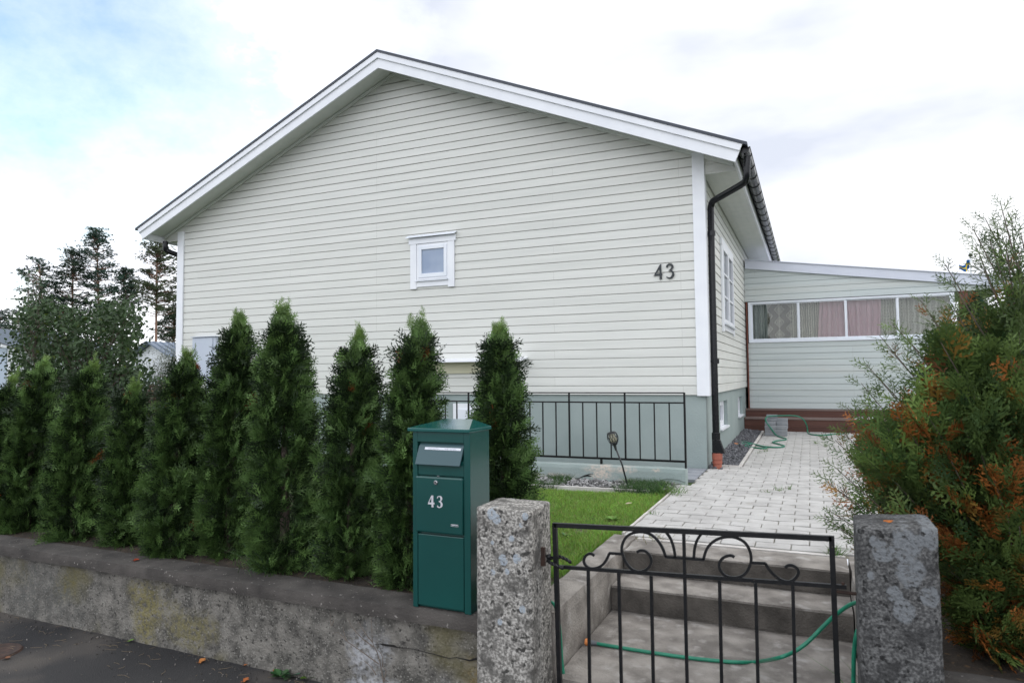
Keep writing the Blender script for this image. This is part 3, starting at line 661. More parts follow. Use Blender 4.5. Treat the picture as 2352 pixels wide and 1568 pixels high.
m = MB(); m.lathe((x0+.008, YP, -1.09), [(.050, -.05), (.050, .06), (.056, .065), (.056, .10), (.052, .102), (.058, .107), (.060, zbm+1.09+.012), (.053, zbm+1.09+.012), (.050, .1)], 20); m.build('socket', m_clay, dc, smooth='auto')
# left downpipe elbow
ZE = crop(500, 930, 9.046)
d2 = thing('downpipe', (XB-.1, 7.95, 2.0), 'black downpipe elbow under the left eaves', 'pipe')
pt = smooth_pts([at_y(*ZE(1465, 330), 7.9), at_y(*ZE(1465, 520), 7.9), at_y(*ZE(1500, 640), 7.92), at_y(*ZE(1600, 700), 7.95)], 4)+[at_y(*ZE(1950, 825), 8.08), at_y(*ZE(2080, 870), 8.2)]
pt += [(XB-.06, 8.25, pt[-1][2]-.05), (XB-.06, 8.25, -1.05)]
MB().tube(pt, .042, 14).build('pipe', m_black, d2, smooth='auto')

# small frosted window in the gable
def frame(mb, x0, x1, z0, z1, w, y0, y1, wt=None, wb=None):
    wt = w if wt is None else wt; wb = w if wb is None else wb
    mb.box(x0, x0+w, y0, y1, z0, z1); mb.box(x1-w, x1, y0, y1, z0, z1); mb.box(x0+w, x1-w, y0, y1, z1-wt, z1); mb.box(x0+w, x1-w, y0, y1, z0, z0+wb); return mb
w1 = MB(); Yc = YH-.026
w1.box(-5.075, -4.977, Yc, YH-.002, 1.222, 1.85); w1.box(-4.475, -4.377, Yc, YH-.002, 1.222, 1.85); w1.box(-5.098, -4.354, Yc-.004, YH-.002, 1.851, 1.935); w1.box(-4.976, -4.476, Yc+.004, YH-.002, 1.247, 1.318)
w1 = w1.build('window', m_white, hs, bev=.002)
m = MB(); frame(m, -4.974, -4.478, 1.345, 1.848, .036, YH-.018, YH+.012); m.build('window_frame', m_white, w1, bev=.002)
m = MB(); frame(m, -4.936, -4.492, 1.374, 1.815, .045, YH-.030, YH-.006, .05, .056); m.build('sash', m_alu, w1, bev=.003)
MB().box(-4.89, -4.535, YH-.012, YH-.008, 1.428, 1.768).build('pane', m_frost, w1)
m = MB(); m.prism([(-5.125, YH-.075, 1.945), (-5.125, YH, 1.985), (-5.125, YH, 1.975), (-5.125, YH-.075, 1.935)], (.782, 0, 0)); m.build('head_flashing', m_alu, w1)
MB().box(-4.985, -4.468, YH-.05, YH-.028, 1.322, 1.336).build('sill', m_alu, w1)
# side window with glazing bars (faces the path)
m = MB()
def xbox(mb, y0, y1, z0, z1, d0, d1): return mb.box(XA+d0, XA+d1, y0, y1, z0, z1)
Y0, Y1, Z0, Z1 = 9.55, 11.05, .585, 1.885
xbox(m, Y0, Y0+.10, Z0, Z1-.1, .001, .026); xbox(m, Y1-.10, Y1, Z0, Z1-.1, .001, .026); xbox(m, Y0-.02, Y1+.02, Z1-.099, Z1, .001, .028); xbox(m, Y0+.101, Y1-.101, Z0+.03, Z0+.10, .001, .022)
w2 = m.build('window', m_white, hs, bev=.002); m = MB()
ym = (Y0+Y1)/2
for a, c in ((Y0+.10, ym-.012), (ym+.012, Y1-.10)):
    xbox(m, a, a+.05, Z0+.13, Z1-.1, .002, .032); xbox(m, c-.05, c, Z0+.13, Z1-.1, .002, .032); xbox(m, a+.05, c-.05, Z1-.15, Z1-.1, .002, .030); xbox(m, a+.05, c-.05, Z0+.13, Z0+.18, .002, .030)
    for k in (1, 2): zk = Z0+.18+(Z1-.15-Z0-.18)*k/3; xbox(m, a+.05, c-.05, zk-.012, zk+.012, .004, .022)
xbox(m, ym-.012, ym+.012, Z0+.13, Z1-.1, .002, .026); m.build('sash', m_white, w2)
m = MB(); xbox(m, Y0+.101, Y1-.101, Z0+.13, Z1-.101, .001, .006); m.build('pane', m_darkglass, w2)
m = MB(); xbox(m, Y0+.09, Y1-.09, Z0+.104, Z0+.118, .001, .06); m.build('sill', m_alu, w2)
# basement windows
for (y0, y1, z0, z1) in ops:
    m = MB(); X0 = FX-.10
    m.box(X0, X0+.05, y0+.005, y0+.075, z0+.03, z1-.002); m.box(X0, X0+.05, y1-.075, y1-.005, z0+.03, z1-.002); m.box(X0, X0+.049, y0+.075, y1-.075, z1-.07, z1-.003); m.box(X0, X0+.049, y0+.075, y1-.075, z0+.03, z0+.10)
    f = m.build('basement_window', m_white, hs, bev=.003); MB().box(X0+.005, X0+.012, y0+.07, y1-.07, z0+.09, z1-.06).build('pane', m_darkglass, f); MB().box(X0+.0, FX+.03, y0+.002, y1-.002, z0+.004, z0+.026).build('sill', m_white, f)
# meter cabinet
m = MB(); m.box(-9.235, -8.715, 7.94, YH-.002, -.035, .675); mc = m.build('meter_cabinet', m_cab, hs, bev=.004); m = MB(); m.box(-9.222, -8.775, 7.928, 7.938, -.01, .655); dr = m.build('cabinet_door', m_cab, mc, bev=.003)
MB().box(-8.79, -8.778, 7.92, 7.927, .40, .56).build('hinge', m_cab, dr); MB().box(-8.79, -8.778, 7.92, 7.927, .02, .15).build('hinge', m_cab, dr); MB().lathe((-9.205, 7.922, .35), [(.0, 0), (.012, 0), (.012, .006)], 10, 'y').build('lock', m_dplastic, dr)
m = MB(); m.box(-9.25, -8.695, 7.91, YH-.002, .679, .688); m.build('drip_flashing', m_cab, mc)
m = MB(); 
for x in (-8.93, -8.86): m.tube([(x, 7.975, -.04), (x, 7.975, ZB+.005), (x, 8.005, ZB-.02), (x, 8.005, -1.1)], .014, 8)
m.build('conduit', m_cab, hs)
# canopy over the basement door
m = MB(); m.prism([(-5.02, YH-.22, .205), (-5.02, YH, .245), (-5.02, YH, .225), (-5.02, YH-.22, .190)], (1.70, 0, 0)); cn = m.build('door_canopy', m_white, hs); m = MB(); m.box(-4.98, -3.62, YH-.035, YH-.003, .045, .224); m.build('canopy_board', m_beige, cn)
# basement door, mostly hidden in the stairwell
m = MB(); m.box(-4.41, -3.50, 7.985, FY-.002, -2.38, -.36); bd = m.build('basement_door', m_white, hs, bev=.004); MB().box(-4.33, -3.58, 7.972, 7.984, -2.30, -.43).build('door_leaf', m_alu, bd, bev=.004)

# house number on the gable
N4 = crop(2580, 1020, 11.2)
def hp(x, y, Y): return tuple(at_y(*N4(x, y), Y))
hn = thing('house_number', hp(850, 1090, YH-.02), 'black number 43 on the cream gable, near the right corner', 'house number')
def outline(mb, px, cr_, Y, th):
    P = [at_y(*cr_(x, y), Y) for x, y in px]; return mb.prism([(p[0], Y, p[2]) for p in P], (0, th, 0))
def ribbon(mb, px, w, cr_, Y, th):
    P = smooth_pts([np.array([*p, 0.]) for p in px], 5); W = np.interp(np.linspace(0, len(px)-1, len(P)), range(len(px)), w); L = []; Rr = []
    for i, p in enumerate(P):
        d = P[min(i+1, len(P)-1)]-P[max(i-1, 0)]; n = np.array([-d[1], d[0]])/(np.hypot(d[0], d[1])+1e-9); L.append(p[:2]+n*W[i]/2); Rr.append(p[:2]-n*W[i]/2)
    for i in range(len(P)-1): outline(mb, [L[i], L[i+1], Rr[i+1], Rr[i]], cr_, Y, th)
    return mb
Yn = YH-.018
m = MB(); outline(m, [(655,440),(690,410),(718,402),(735,820),(770,832),(775,880),(750,908),(752,1030),(765,1072),(648,1088),(655,912),(652,832)], N4, Yn, .012)
outline(m, [(385,930),(655,440),(656,585),(492,848),(653,832),(655,912)], N4, Yn+.0005, .012); m.build('digit', m_num, hn)
m = MB(); ribbon(m, [(980,553),(990,485),(1045,420),(1125,412),(1195,440),(1222,510),(1200,590),(1140,655),(1055,698)], [78,80,62,78,92,98,86,60,8], N4, Yn, .012)
ribbon(m, [(1090,668),(1160,700),(1230,755),(1262,835),(1240,925),(1175,1000),(1100,1030),(1020,1015),(960,975)], [30,64,84,100,100,86,70,60,44], N4, Yn+.0006, .012); m.build('digit', m_num, hn)

# ------------------------------------------------------------------ basement stairwell: parapet, railing, steps
m_peel = mat('peeling_green_paint', (.29,.355,.34), (.335,.395,.38), 3, .85, .004, 60)
t, b, mp, noise, mixc, rampf, out, tcn = M_HELP['peeling_green_paint']
o_ = out
for (cx, cz, rx, rz, cc) in [(-2.02,.115,.17,.05,(.64,.54,.46)), (-1.78,.118,.12,.04,(.64,.54,.46)), (-2.0,.045,.13,.045,(.64,.55,.47)), (-2.45,.03,.2,.03,(.50,.45,.40)), (-1.45,.125,.06,.02,(.64,.54,.46)), (-1.38,.005,.18,.02,(.50,.43,.37)), (-2.75,.02,.25,.035,(.52,.45,.40)),(-1.75,.01,.1,.02,(.48,.42,.37))]: o_ = mixc(blob(cx+2.9, cz, rx, rz), o_, cc)
t.links.new(o_, b.inputs['Base Color'])
pp = thing('parapet', (-2.9, 6.89, -1.084), 'low pale green parapet with peeling paint around the basement stairs', 'wall')
m = MB(); gridbox(m, -4.75, -1.150, 6.816, 6.965, -1.25, -.934, .04, .0035, 8, 21, .006); o = m.build('wall_body', m_peel, pp)
C7 = R7
crack([R7(0,1140), R7(50,1135), R7(110,1105), R7(170,1085), R7(225,1078)], 6.812, [.004,.004,.005,.003,.001], pp); crack([R7(105,1115), R7(150,1100), R7(205,1108)], 6.811, [.002,.008,.002], pp); crack([R7(1060,1165), R7(1150,1140), R7(1300,1160), R7(1385,1190)], 6.812, [.001]*4, pp)
sw = thing('basement_stairwell', (-3, 7.5, -2.4), 'sunken concrete basement stairwell behind the railing', 'stairwell')
m = MB(); m.box(-4.6, -1.45, 6.95, 8.0, -2.45, -2.38); m.box(-4.68, -4.6, 6.97, 8.0, -2.4, -1.115); m.box(-1.45, -1.37, 6.97, 8.0, -2.4, -1.115); m.box(-4.6, -1.45, 6.966, 6.99, -2.4, -1.12); m.build('well_lining', m_found, sw)
m = MB()
for k in range(6): m.box(-1.45-.26*(k+1), -1.45-.26*k-.001, 6.992, 8.0, -2.379, -1.30-.17*k)
m.build('steps', m_conc, sw)
YR = 6.90
rl = thing('railing', (-2.9, YR, -.94), 'thin black iron railing on the low green parapet', 'railing')
def rb(p, q, r): return MB().tube([p, q], r*1.414, 4, up=(0, 1, 0) if p[2] == q[2] or abs(p[0]-q[0]) > .01 else (0, 1, 0))
xr = -1.163
rb((-4.7, YR, -.184), (xr, YR, -.184), .0065).build('top_rail', m_iron, rl); rb((-4.7, YR, -.284), (xr, YR, -.284), .0075).build('upper_rail', m_iron, rl); rb((-4.7, YR, -.876), (xr, YR, -.869), .0105).build('bottom_rail', m_iron, rl)
for k in range(24):
    x = xr-.1527*k
    if x < -4.72: break
    if k == 0: rb((x, YR, -.18), (x, YR, -.935), .0095).build('post', m_iron, rl)
    elif k % 4 == 0: rb((x, YR, -.19), (x, YR, -.87), .0085).build('baluster', m_iron, rl)
    else: rb((x, YR, -.284), (x, YR, -.87), .0062).build('baluster', m_iron, rl)
for x in (-2.035, -2.95, -3.87): rb((x, YR, -.875), (x, YR, -.93), .011).build('foot', m_iron, rl)
# grey slabs, edging, gravel
m = MB(); gridbox(m, -1.37, -1.115, 7.16, 7.66, -1.13, -1.079, .06, .001, 5, 2, .003); tag(recentre(m.build('paving_slab', m_slab), (-1.24, 7.4, -1.13)), 'smooth grey slab at the end of the parapet, nearer of the two', 'slab', 'grey slabs beside the parapet')
m = MB(); gridbox(m, -1.37, -1.115, 7.668, 8.02, -1.13, -1.078, .06, .001, 5, 5, .003); tag(recentre(m.build('paving_slab', m_slab), (-1.24, 7.85, -1.13)), 'smooth grey slab against the house corner, farther of the two', 'slab', 'grey slabs beside the parapet')
m = MB(); m.prism([(-3.9, 6.16, -1.14), (-1.40, 6.285, -1.14), (-1.40, 6.285, -1.072), (-3.9, 6.16, -1.072)], (0, .03, 0)); tag(recentre(m.build('lawn_edging', m_curb, bev=.003), (-2.6, 6.2, -1.14)), 'pale concrete edging strip between lawn and gravel', 'edging')
m = MB(); gridbox(m, -1.222, -1.198, 4.60, 5.62, -1.14, -1.078, .05, .002, 6, 9, .003); gridbox(m, -1.222, -1.198, 5.625, 6.76, -1.14, -1.078, .05, .002, 6, 12, .003); tag(recentre(m.build('path_edging', m_curb), (-1.21, 5.7, -1.14)), 'pale concrete edging along the left side of the paved path, by the lawn', 'edging')
m = MB(); m.box(-.800, -.765, 8.30, 12.6, -1.12, -.985); m.box(-1.04, -.801, 8.30, 8.335, -1.12, -1.068)
mm = [i for i, v in enumerate(m.v) if v[2] > -1.0]
for i in mm: m.v[i] = (m.v[i][0], m.v[i][1], gz(m.v[i][1])+.014)
tag(recentre(m.build('gravel_edging', m_curb, bev=.003), (-.78, 10, -1.12)), 'pale concrete edging around the gravel strip beside the house', 'edging')
ICO = None
def ico():
    import bmesh
    bm = bmesh.new(); bmesh.ops.create_icosphere(bm, subdivisions=1, radius=1); V = np.array([v.co[:] for v in bm.verts]); F = [[v.index for v in f.verts] for f in bm.faces]; bm.free(); return V, F
IV, IF = ico()
def stones(name, pts, sizes, cols, label_kind='stuff'):
    T = np.array([IV[i] for f in IF for i in (f[0], f[1], f[2], f[2])]); V = []; Cc = []
    for p, s_, c in zip(pts, sizes, cols):
        M_ = RNG.normal(0, 1, (3, 3)); Q, _ = np.linalg.qr(M_); S = np.diag(np.array([1, .8, .55])*RNG.uniform(.75, 1.25, 3))
        V.append((T@S@Q.T)*s_+p); Cc.append(np.tile(c, (len(T), 1)))
    o = quads_mesh(name, np.concatenate(V), np.concatenate(Cc), m_stone); return tag(o, kind='stuff')
P = []; S = []; K = []
for i in range(3600):
    y = RNG.uniform(8.04, 12.72); x = RNG.uniform(XA-.02, -.80); mnd = 8.31
    if y < 8.31 and x > -1.0+(8.31-y)*.2: continue
    P.append((x, y, gz(y)-.012+RNG.uniform(0, .022)+max(0, (-.9-x))*.12)); S.append(RNG.uniform(.009, .019)); g = RNG.choice([.10, .14, .19, .26], p=[.35, .35, .22, .08])*RNG.uniform(.8, 1.2); K.append((g, g*1.0, g*1.08))
stones('house_gravel', P, S, K)
P = []; S = []; K = []
for i in range(2600):
    x = RNG.uniform(-3.9, -1.20); y = RNG.uniform(6.2+(x+3.9)*.05, 6.815); big = RNG.random() < .16
    if x > -1.38 and y < 6.45+.0*(x): continue
    P.append((x, y, -1.100+RNG.uniform(0, .02))); S.append(RNG.uniform(.018, .030) if big else RNG.uniform(.008, .018)); g = (RNG.uniform(.20, .42) if big else RNG.choice([.07, .11, .17]))*RNG.uniform(.85, 1.15); K.append((g, g*.98, g*.97))
stones('parapet_gravel', P, S, K)

# garden torch lamp leaning in the gravel
la = thing('garden_torch', (-1.64, 6.50, -1.09), 'slim black solar garden torch leaning in front of the railing', 'garden lamp')
a = at_y(*R7(665, 1245), 6.5); c = at_y(*R7(505, 745), 6.46); ax = (c-a)/np.linalg.norm(c-a); mid = at_y(*R7(590, 960), 6.48)
MB().tube([tuple(a), tuple(mid), tuple(c)], [.0085, .0085, .0085], 8).build('pole', m_dplastic, la, smooth=True)
hd_ax = at_y(*R7(455, 560), 6.44)-c; HL = np.linalg.norm(hd_ax); hd_ax /= HL; sx = np.cross(hd_ax, (0, 1, 0)); sx /= np.linalg.norm(sx); sy = np.cross(sx, hd_ax)
def hpnt(u, v, h): return tuple(c+sx*u+sy*v+hd_ax*h)
prof = [(.012, -.02), (.014, .0), (.022, .03), (.040, .06), (.052, .10), (.055, .13), (.050, .165), (.044, .19), (.036, .20)]
m = MB(); n = 24
for i in range(0, n):                      # cage of slanting bars
    for sgn in (1, -1):
        pts = [hpnt(r*math.cos(2*math.pi*i/n+sgn*h*5), r*.72*math.sin(2*math.pi*i/n+sgn*h*5), h*HL/.20) for r, h in prof[2:]]
        if i % 2 == 0: m.tube(pts, .0026, 4)
for (r, h) in (prof[3], prof[-2], prof[-1]): m.tube([hpnt(r*math.cos(2*math.pi*k/n), r*.72*math.sin(2*math.pi*k/n), h*HL/.20) for k in range(n+1)], .004, 5)
m.tube([hpnt(0, 0, -.03), hpnt(0, 0, 0), hpnt(0, 0, .05)], [.011, .013, .022], 10); hd = m.build('lamp_head', m_dplastic, la)
m = MB(); m.lathe((0, 0, 0), [(.0, .05), (.026, .055), (.036, .10), (.034, .175), (.0, .18)], 14); m.v = [hpnt(x, y*.6, z*HL/.20) for x, y, z in m.v]; m.build('diffuser', m_diff, hd, smooth=True)

# ------------------------------------------------------------------ glazed porch
YX = 13.28
px_ = thing('glazed_porch', (.7, YX, -1.0), 'low grey-white glazed porch with a sloping roof, joined to the right of the house', 'porch')
tz = lambda x: 2.14-.1475*(x+1.08)
m = MB(); strips(m, -.633, .575, .1118, lambda z: -1.043, lambda z: 2.31, lambda x, d, z: (x, YX+d, z)); m.add([(-1.043, YX, -.633), (2.31, YX, -.633), (2.31, YX+.06, -.633), (-1.043, YX+.06, -.633)], [(0, 1, 2, 3)])
m.build('lower_siding', m_siding2, px_)
m = MB(); strips(m, 1.352, 2.06, .1118, lambda z: -1.08, lambda z: min(3.2, -1.08+(2.00-z)/.1475), lambda x, d, z: (x, YX+d, z)); m.add([(-1.08, YX, 1.352), (3.2, YX, 1.352), (3.2, YX+.1, 1.352), (-1.08, YX+.1, 1.352)], [(0, 1, 2, 3)])
m.build('upper_siding', m_siding2, px_)
m = MB(); m.prism([(-1.06, YX-.05, tz(-1.06)), (-1.06, YX-.05, tz(-1.06)-.163), (3.3, YX-.05, tz(3.3)-.163), (3.3, YX-.05, tz(3.3))], (0, .045, 0)); m.build('roof_trim', m_trimb, px_)
m = MB(); m.prism([(-1.06, YX-.075, tz(-1.06)+.012), (-1.06, YX-.075, tz(-1.06)+.001), (3.33, YX-.075, tz(3.33)+.001), (3.33, YX-.075, tz(3.33)+.012)], (0, 4.2, 0)); m.build('roof', m_trimb, px_)
m = MB(); m.box(-1.0832+.02, -1.040, YX-.035, YX-.002, -.64, 1.345); m.build('corner_post', m_brownpost, px_); m = MB(); m.box(2.325, 2.44, YX-.02, YX+.10, -.64, 1.352); m.build('end_post', m_brownpost, px_)
# sliding windows: four sashes
wf = MB(); frame(wf, -1.026, 2.25, .590, 1.335, .045, YX-.020, YX+.05, .030, .030); wf.box(-1.02, 2.25, YX-.03, YX+.0, .578, .589); wf = wf.build('window_frame', m_alu, px_)
edges = [(-.985, -.155, 0), (-.175, .625, 1), (.60, 1.425, 0), (1.40, 2.215, 1)]
for (x0, x1, k) in edges:
    yo = YX+.002+(.0 if k else .020); m = MB(); frame(m, x0, x1, .622, 1.304, .034, yo-.008, yo+.012, .018, .028); s = m.build('sliding_sash', m_alu, wf); MB().box(x0+.034, x1-.034, yo, yo+.004, .65, 1.286).build('pane', m_glass, s)
m = MB(); m.box(-1.05, 2.3, 16.2, 16.25, -.64, .5); m.box(-1.05, 2.3, 16.2, 16.25, 1.36, 1.9); m.box(-1.05, 2.3, YX+.08, 16.2, -.66, -.64); m.box(2.26, 2.30, YX+.02, 16.2, -.64, .60); m.box(-1.07, -1.05, YX+.06, 16.2, -.64, 1.9); m.box(-1.05,2.3,YX+.1,16.2,1.36,1.38); m.build('interior_shell', m_interior, px_)
# curtains hanging inside
def curtain(x0, x1, y, waves, amp, colf, label, lean=0.0, name='curtain'):
    nx, nz_ = int((x1-x0)/.006), 44; V = []; Cc = []
    def P(i, j):
        u = i/nx; v = j/nz_; x = x0+(x1-x0)*u+lean*(v-.5)*(1-2*u)*.5; ph = 2*math.pi*waves*u+.8*math.sin(5*u)
        return (x, y+amp*(math.sin(ph)+.35*math.sin(2.3*ph+1))*(.6+.4*(1-v)), .52+.82*v)
    for i in range(nx):
        for j in range(nz_):
            q = [P(i, j), P(i+1, j), P(i+1, j+1), P(i, j+1)]; V += q; c = colf(q[0][0], q[0][2]); Cc += [c]*4
    o = quads_mesh(name, np.array(V), np.array(Cc), m_cloth); recentre(o, ((x0+x1)/2, y, .52)); return tag(o, label, 'curtain', 'curtains in the porch windows')
def lace(bg_, fg):
    def f(x, z):
        a = (x*5.0) % 1-.5; c_ = (z*4.2+.5*(int(math.floor(x*5.0)) % 2)) % 1-.5; d = abs(a)+abs(c_); r = math.hypot(a, c_)
        k = 1 if (.36 < d < .44 or r < .2 and not (.10 < r < .14) or abs(a) < .025) else 0
        return fg if k else bg_
    return f
def stripe(c1, c2, n): return lambda x, z: c2 if (x*n+.1*math.sin(z*30)) % 1 < .35 or (z*18+math.sin(x*60)) % 1 < .12 else c1
pink = lambda x, z: (.88, .62, .68)
curtain(-.98, -.70, YX+.16, 3, .02, stripe((.45,.50,.50), (.66,.70,.68), 22), 'grey-green patterned curtain at the left end of the porch windows')
curtain(-.80, -.22, YX+.22, 1, .008, lace((.17,.155,.13), (.60,.57,.50)), 'brown lace curtain with a medallion pattern in the leftmost porch pane')
curtain(-.28, .24, YX+.17, 5, .025, stripe((.38,.35,.29), (.75,.72,.62), 26), 'beige striped lace curtain between the first and second porch panes')
curtain(.17, .70, YX+.13, 5, .035, pink, 'pink curtain in the second porch pane', .12)
curtain(.64, 1.16, YX+.13, 5, .035, pink, 'pink curtain in the third porch pane', -.08)
curtain(1.12, 1.62, YX+.17, 6, .022, stripe((.52,.49,.42), (.74,.71,.63), 24), 'beige lace curtain right of the pink ones, behind the third pane')
curtain(1.55, 2.22, YX+.19, 5, .018, stripe((.50,.47,.41), (.70,.67,.60), 12), 'beige lace curtain behind the rightmost porch pane')
MB_ = MB(); MB_.box(-.62, -.30, YX+.50, YX+.54, .3, .98); tag(recentre(MB_.build('cabinet_panel', m_beige), (-.46, YX+.5, .3)), 'pale cream panel standing behind the lace curtain', 'panel')
# wooden deck steps below the porch
dk = thing('deck_steps', (.7, 12.95, -1.0), 'dark red-brown wooden deck step below the glazed porch', 'steps')
X0, X1 = -1.105, 2.6
m = MB(); m.box(X0, X1, 13.12, 13.27, -.664, -.638); m.build('upper_tread', m_tread, dk); m = MB(); m.box(X0, X1, 13.14, 13.165, -.80, -.665); m.build('upper_riser', m_deck, dk)
m = MB(); m.box(X0, X1, 12.80, 13.139, -.806, -.778); m.build('lower_tread', m_tread, dk)
m = MB(); m.box(X0, X1, 12.825, 12.85, -.935, -.807); m.box(X0, X1, 12.825, 12.85, -1.06, -.939); m.build('lower_riser', m_deck, dk)
m = MB(); m.box(.66, 1.02, 12.72, 12.95, -.777, -.745); tag(recentre(m.build('metal_profile', m_alu, bev=.003), (.84, 12.8, -.777)), 'pale grey board lying on the lower deck step', 'board')
# stacked spare pavers
tops = [(0, 3), (1, 4), (2, 5)]; 
for r_, n_ in tops:
    for c_ in (0, 1):
        k0 = 0 if r_ == 0 else n_-2
        for k in range(k0, n_):
            x0 = -.712+c_*.178+random.uniform(-.006, .006); y0 = 11.88+r_*.142+random.uniform(-.004, .004); z0 = -1.012+k*.0535
            m = MB(); m.box(x0, x0+.172, y0, y0+.138, z0, z0+.052); o = recentre(m.build('loose_paver', m_pstack, bev=.005), (x0+.086, y0+.07, z0))
            lay = 'topmost' if k == n_-1 else ('second from the top' if k == n_-2 else 'lowest')
            tag(o, f'grey loose paver, {lay} in the {("left","right")[c_]} column of the stack\'s {("front","middle","back")[r_]} row', 'paver', 'grey pavers stacked by the deck step')
x0 = -.70; m = MB(); m.box(x0, x0+.172, 12.20, 12.338, -1.012+5*.0535, -1.012+5*.0535+.052); tag(recentre(m.build('loose_paver', m_pstack, bev=.005), (x0, 12.2, -.74)), 'single grey paver lying on the very top of the paver stack', 'paver', 'grey pavers stacked by the deck step')
# far hose
ho = thing('garden_hose', (-.5, 10.8, -1.03), 'green garden hose looped over the paver stack by the porch', 'hose')
def onp(x, y, dz=.012):
    Y = 10.0
    for _ in range(12): p = at_z(*R3(x, y), gz(Y)+dz); Y = p[1]
    return tuple(p)
pts = [onp(395,1218), onp(470,1212), onp(520,1222), onp(575,1238), onp(555,1243), onp(500,1238), onp(455,1232), onp(440,1225), onp(480,1214), onp(420,1208), onp(385,1202), onp(400,1196), onp(450,1203), onp(500,1218), onp(560,1230), onp(620,1236), onp(672,1234), onp(684,1226), onp(640,1213), onp(612,1204), onp(640,1195), onp(690,1189), onp(694,1180), onp(655,1170)]
pts += [tuple(at_y(*R3(x, y), Y)) for x, y, Y in ((630,1155,11.86),(600,1115,11.84),(570,1072,11.85),(572,1050,11.9),(600,1040,12.1),(660,1038,12.2),(730,1037,12.25),(775,1043,12.3),(805,1062,12.35),(825,1095,12.4),(831,1130,12.45))]+[onp(836,1148), onp(870,1157), onp(930,1160), onp(990,1154), onp(1060,1150)]
MB().tube(smooth_pts(pts, 5), .0105, 8).build('tube', m_hose, ho, smooth=True); MB().tube([pts[0], np.array(pts[0])+np.array((-.05, .02, .004))], .017, 10).build('connector', m_orange, ho)
# near hose
FZ = -1.357
hn2 = thing('garden_hose', (-.5, 3.2, FZ), 'green garden hose with an orange connector lying on the landing behind the gate', 'hose')
def fl(x, y): return tuple(at_z(*Z3(x, y), FZ+.010))
pts = [fl(470,1043), fl(630,1070), fl(850,1105), fl(1090,1139), fl(1320,1163), fl(1450,1170), fl(1560,1167)]
l3 = at_y(*Z3(1700,1140), pts[-1][1]+.03)
pts += [tuple(at_y(*Z3(x, y), Y)) for x, y, Y in ((1700,1142,3.12),(1810,1098,3.15),(1900,1035,3.17),(2000,935,3.18),(2090,850,3.17),(2195,780,3.12),(2270,775,3.05),(2300,860,3.02),(2235,960,3.0),(2212,1100,3.0),(2208,1250,3.0),(2205,1400,3.0))]
MB().tube(smooth_pts(pts, 6), .0085, 10).build('tube', m_hose, hn2, smooth=True)
p = np.array(fl(432, 1037)); q = np.array(fl(470, 1043)); d = (q-p)/np.linalg.norm(q-p)
MB().tube([tuple(q-d*.022), tuple(q+d*.012)], [.014, .010], 12).build('collar', m_greyp, hn2, smooth='auto'); MB().tube([tuple(q-d*.05), tuple(q-d*.04), tuple(q-d*.022)], [.016, .0175, .015], 12).build('connector', m_orange, hn2, smooth='auto')
h3 = thing('garden_hose', (-1.09, 3.0, FZ), 'green hose hanging between the left pillar and the gate frame', 'hose')
pts = [tuple(at_y(*Z3(x, y), Y)) for x, y, Y in ((120,760,3.02),(178,768,3.01),(205,800,3.0),(225,880,3.0),(238,1000,2.99),(250,1180,2.98),(272,1330,2.97),(290,1430,2.96))]
MB().tube(smooth_pts(pts, 5), .0075, 10).build('tube', m_hose, h3, smooth=True)

# ------------------------------------------------------------------ mailbox
YM = 2.812; F = A2
def M3(x, y, Y=YM): return at_y(*F(x, y), Y)
mx0, mx1 = -1.776, -1.463; mzb, mzt = -1.098, -.262; DM = .205
mbx = thing('mailbox', (-1.62, YM+.1, mzb), 'tall dark green metal mailbox with the number 43, standing on the garden wall', 'mailbox')
m = MB()
xi0, xi1 = mx0+.026, mx1-.034
zs = dict(f1=M3(0, 283)[2], f2=M3(0, 423)[2], d1=M3(420, 533)[2], d2=M3(440, 925)[2])
zrec_t = zs['f1']+.004; zrec_b = mzb+.012
# body: front frame and shell, panels are set into the recess
m.box(mx0, xi0, YM, YM+DM, mzb, mzt); m.box(xi1, mx1, YM, YM+DM, mzb, mzt); m.box(xi0, xi1, YM, YM+DM, zrec_t, mzt); m.box(xi0, xi1, YM+.02, YM+DM, mzb, zrec_t-.001)
m.build('body', m_box, mbx, bev=.002)
xr0, xr1, yr0, yr1 = mx0-.022, mx1+.004, YM-.014, YM+DM+.02; zr = mzt; zr1 = mzt+.016; zap = M3(590, 128, YM+DM)[2]
P = [(xr0, yr0, zr), (xr1, yr0, zr), (xr1, yr1, zr), (xr0, yr1, zr), (xr0, yr0, zr1), (xr1, yr0, zr1), (xr1, yr1, zr1), (xr0, yr1, zr1)]
rl0 = M3(500, 128, yr1); rl1 = M3(681, 127, yr1)
P += [(rl0[0], yr1, rl0[2]), (rl1[0], yr1, rl0[2])]
m = MB(); m.add(P, [(0, 3, 2, 1), (0, 1, 5, 4), (1, 2, 6, 5), (2, 3, 7, 6), (3, 0, 4, 7), (4, 5, 9, 8), (5, 6, 9), (6, 7, 8, 9), (7, 4, 8)]); m.build('roof', m_boxroof, mbx, bev=.0025)
m = MB(); zf0, zf1 = zs['f2']-.002, zs['f1']-.004; yb = YM-.020
m.prism([(xi0+.010, YM+.014, zf1), (xi0+.006, YM+.006, zf1-.012), (xi0-.002, yb, zf0), (xi0-.002, yb+.004, zf0-.002), (xi0+.008, YM+.018, zf1-.014)], (xi1-xi0-.010, 0, 0))
fp = m.build('flap', m_flap, mbx, bev=.001)
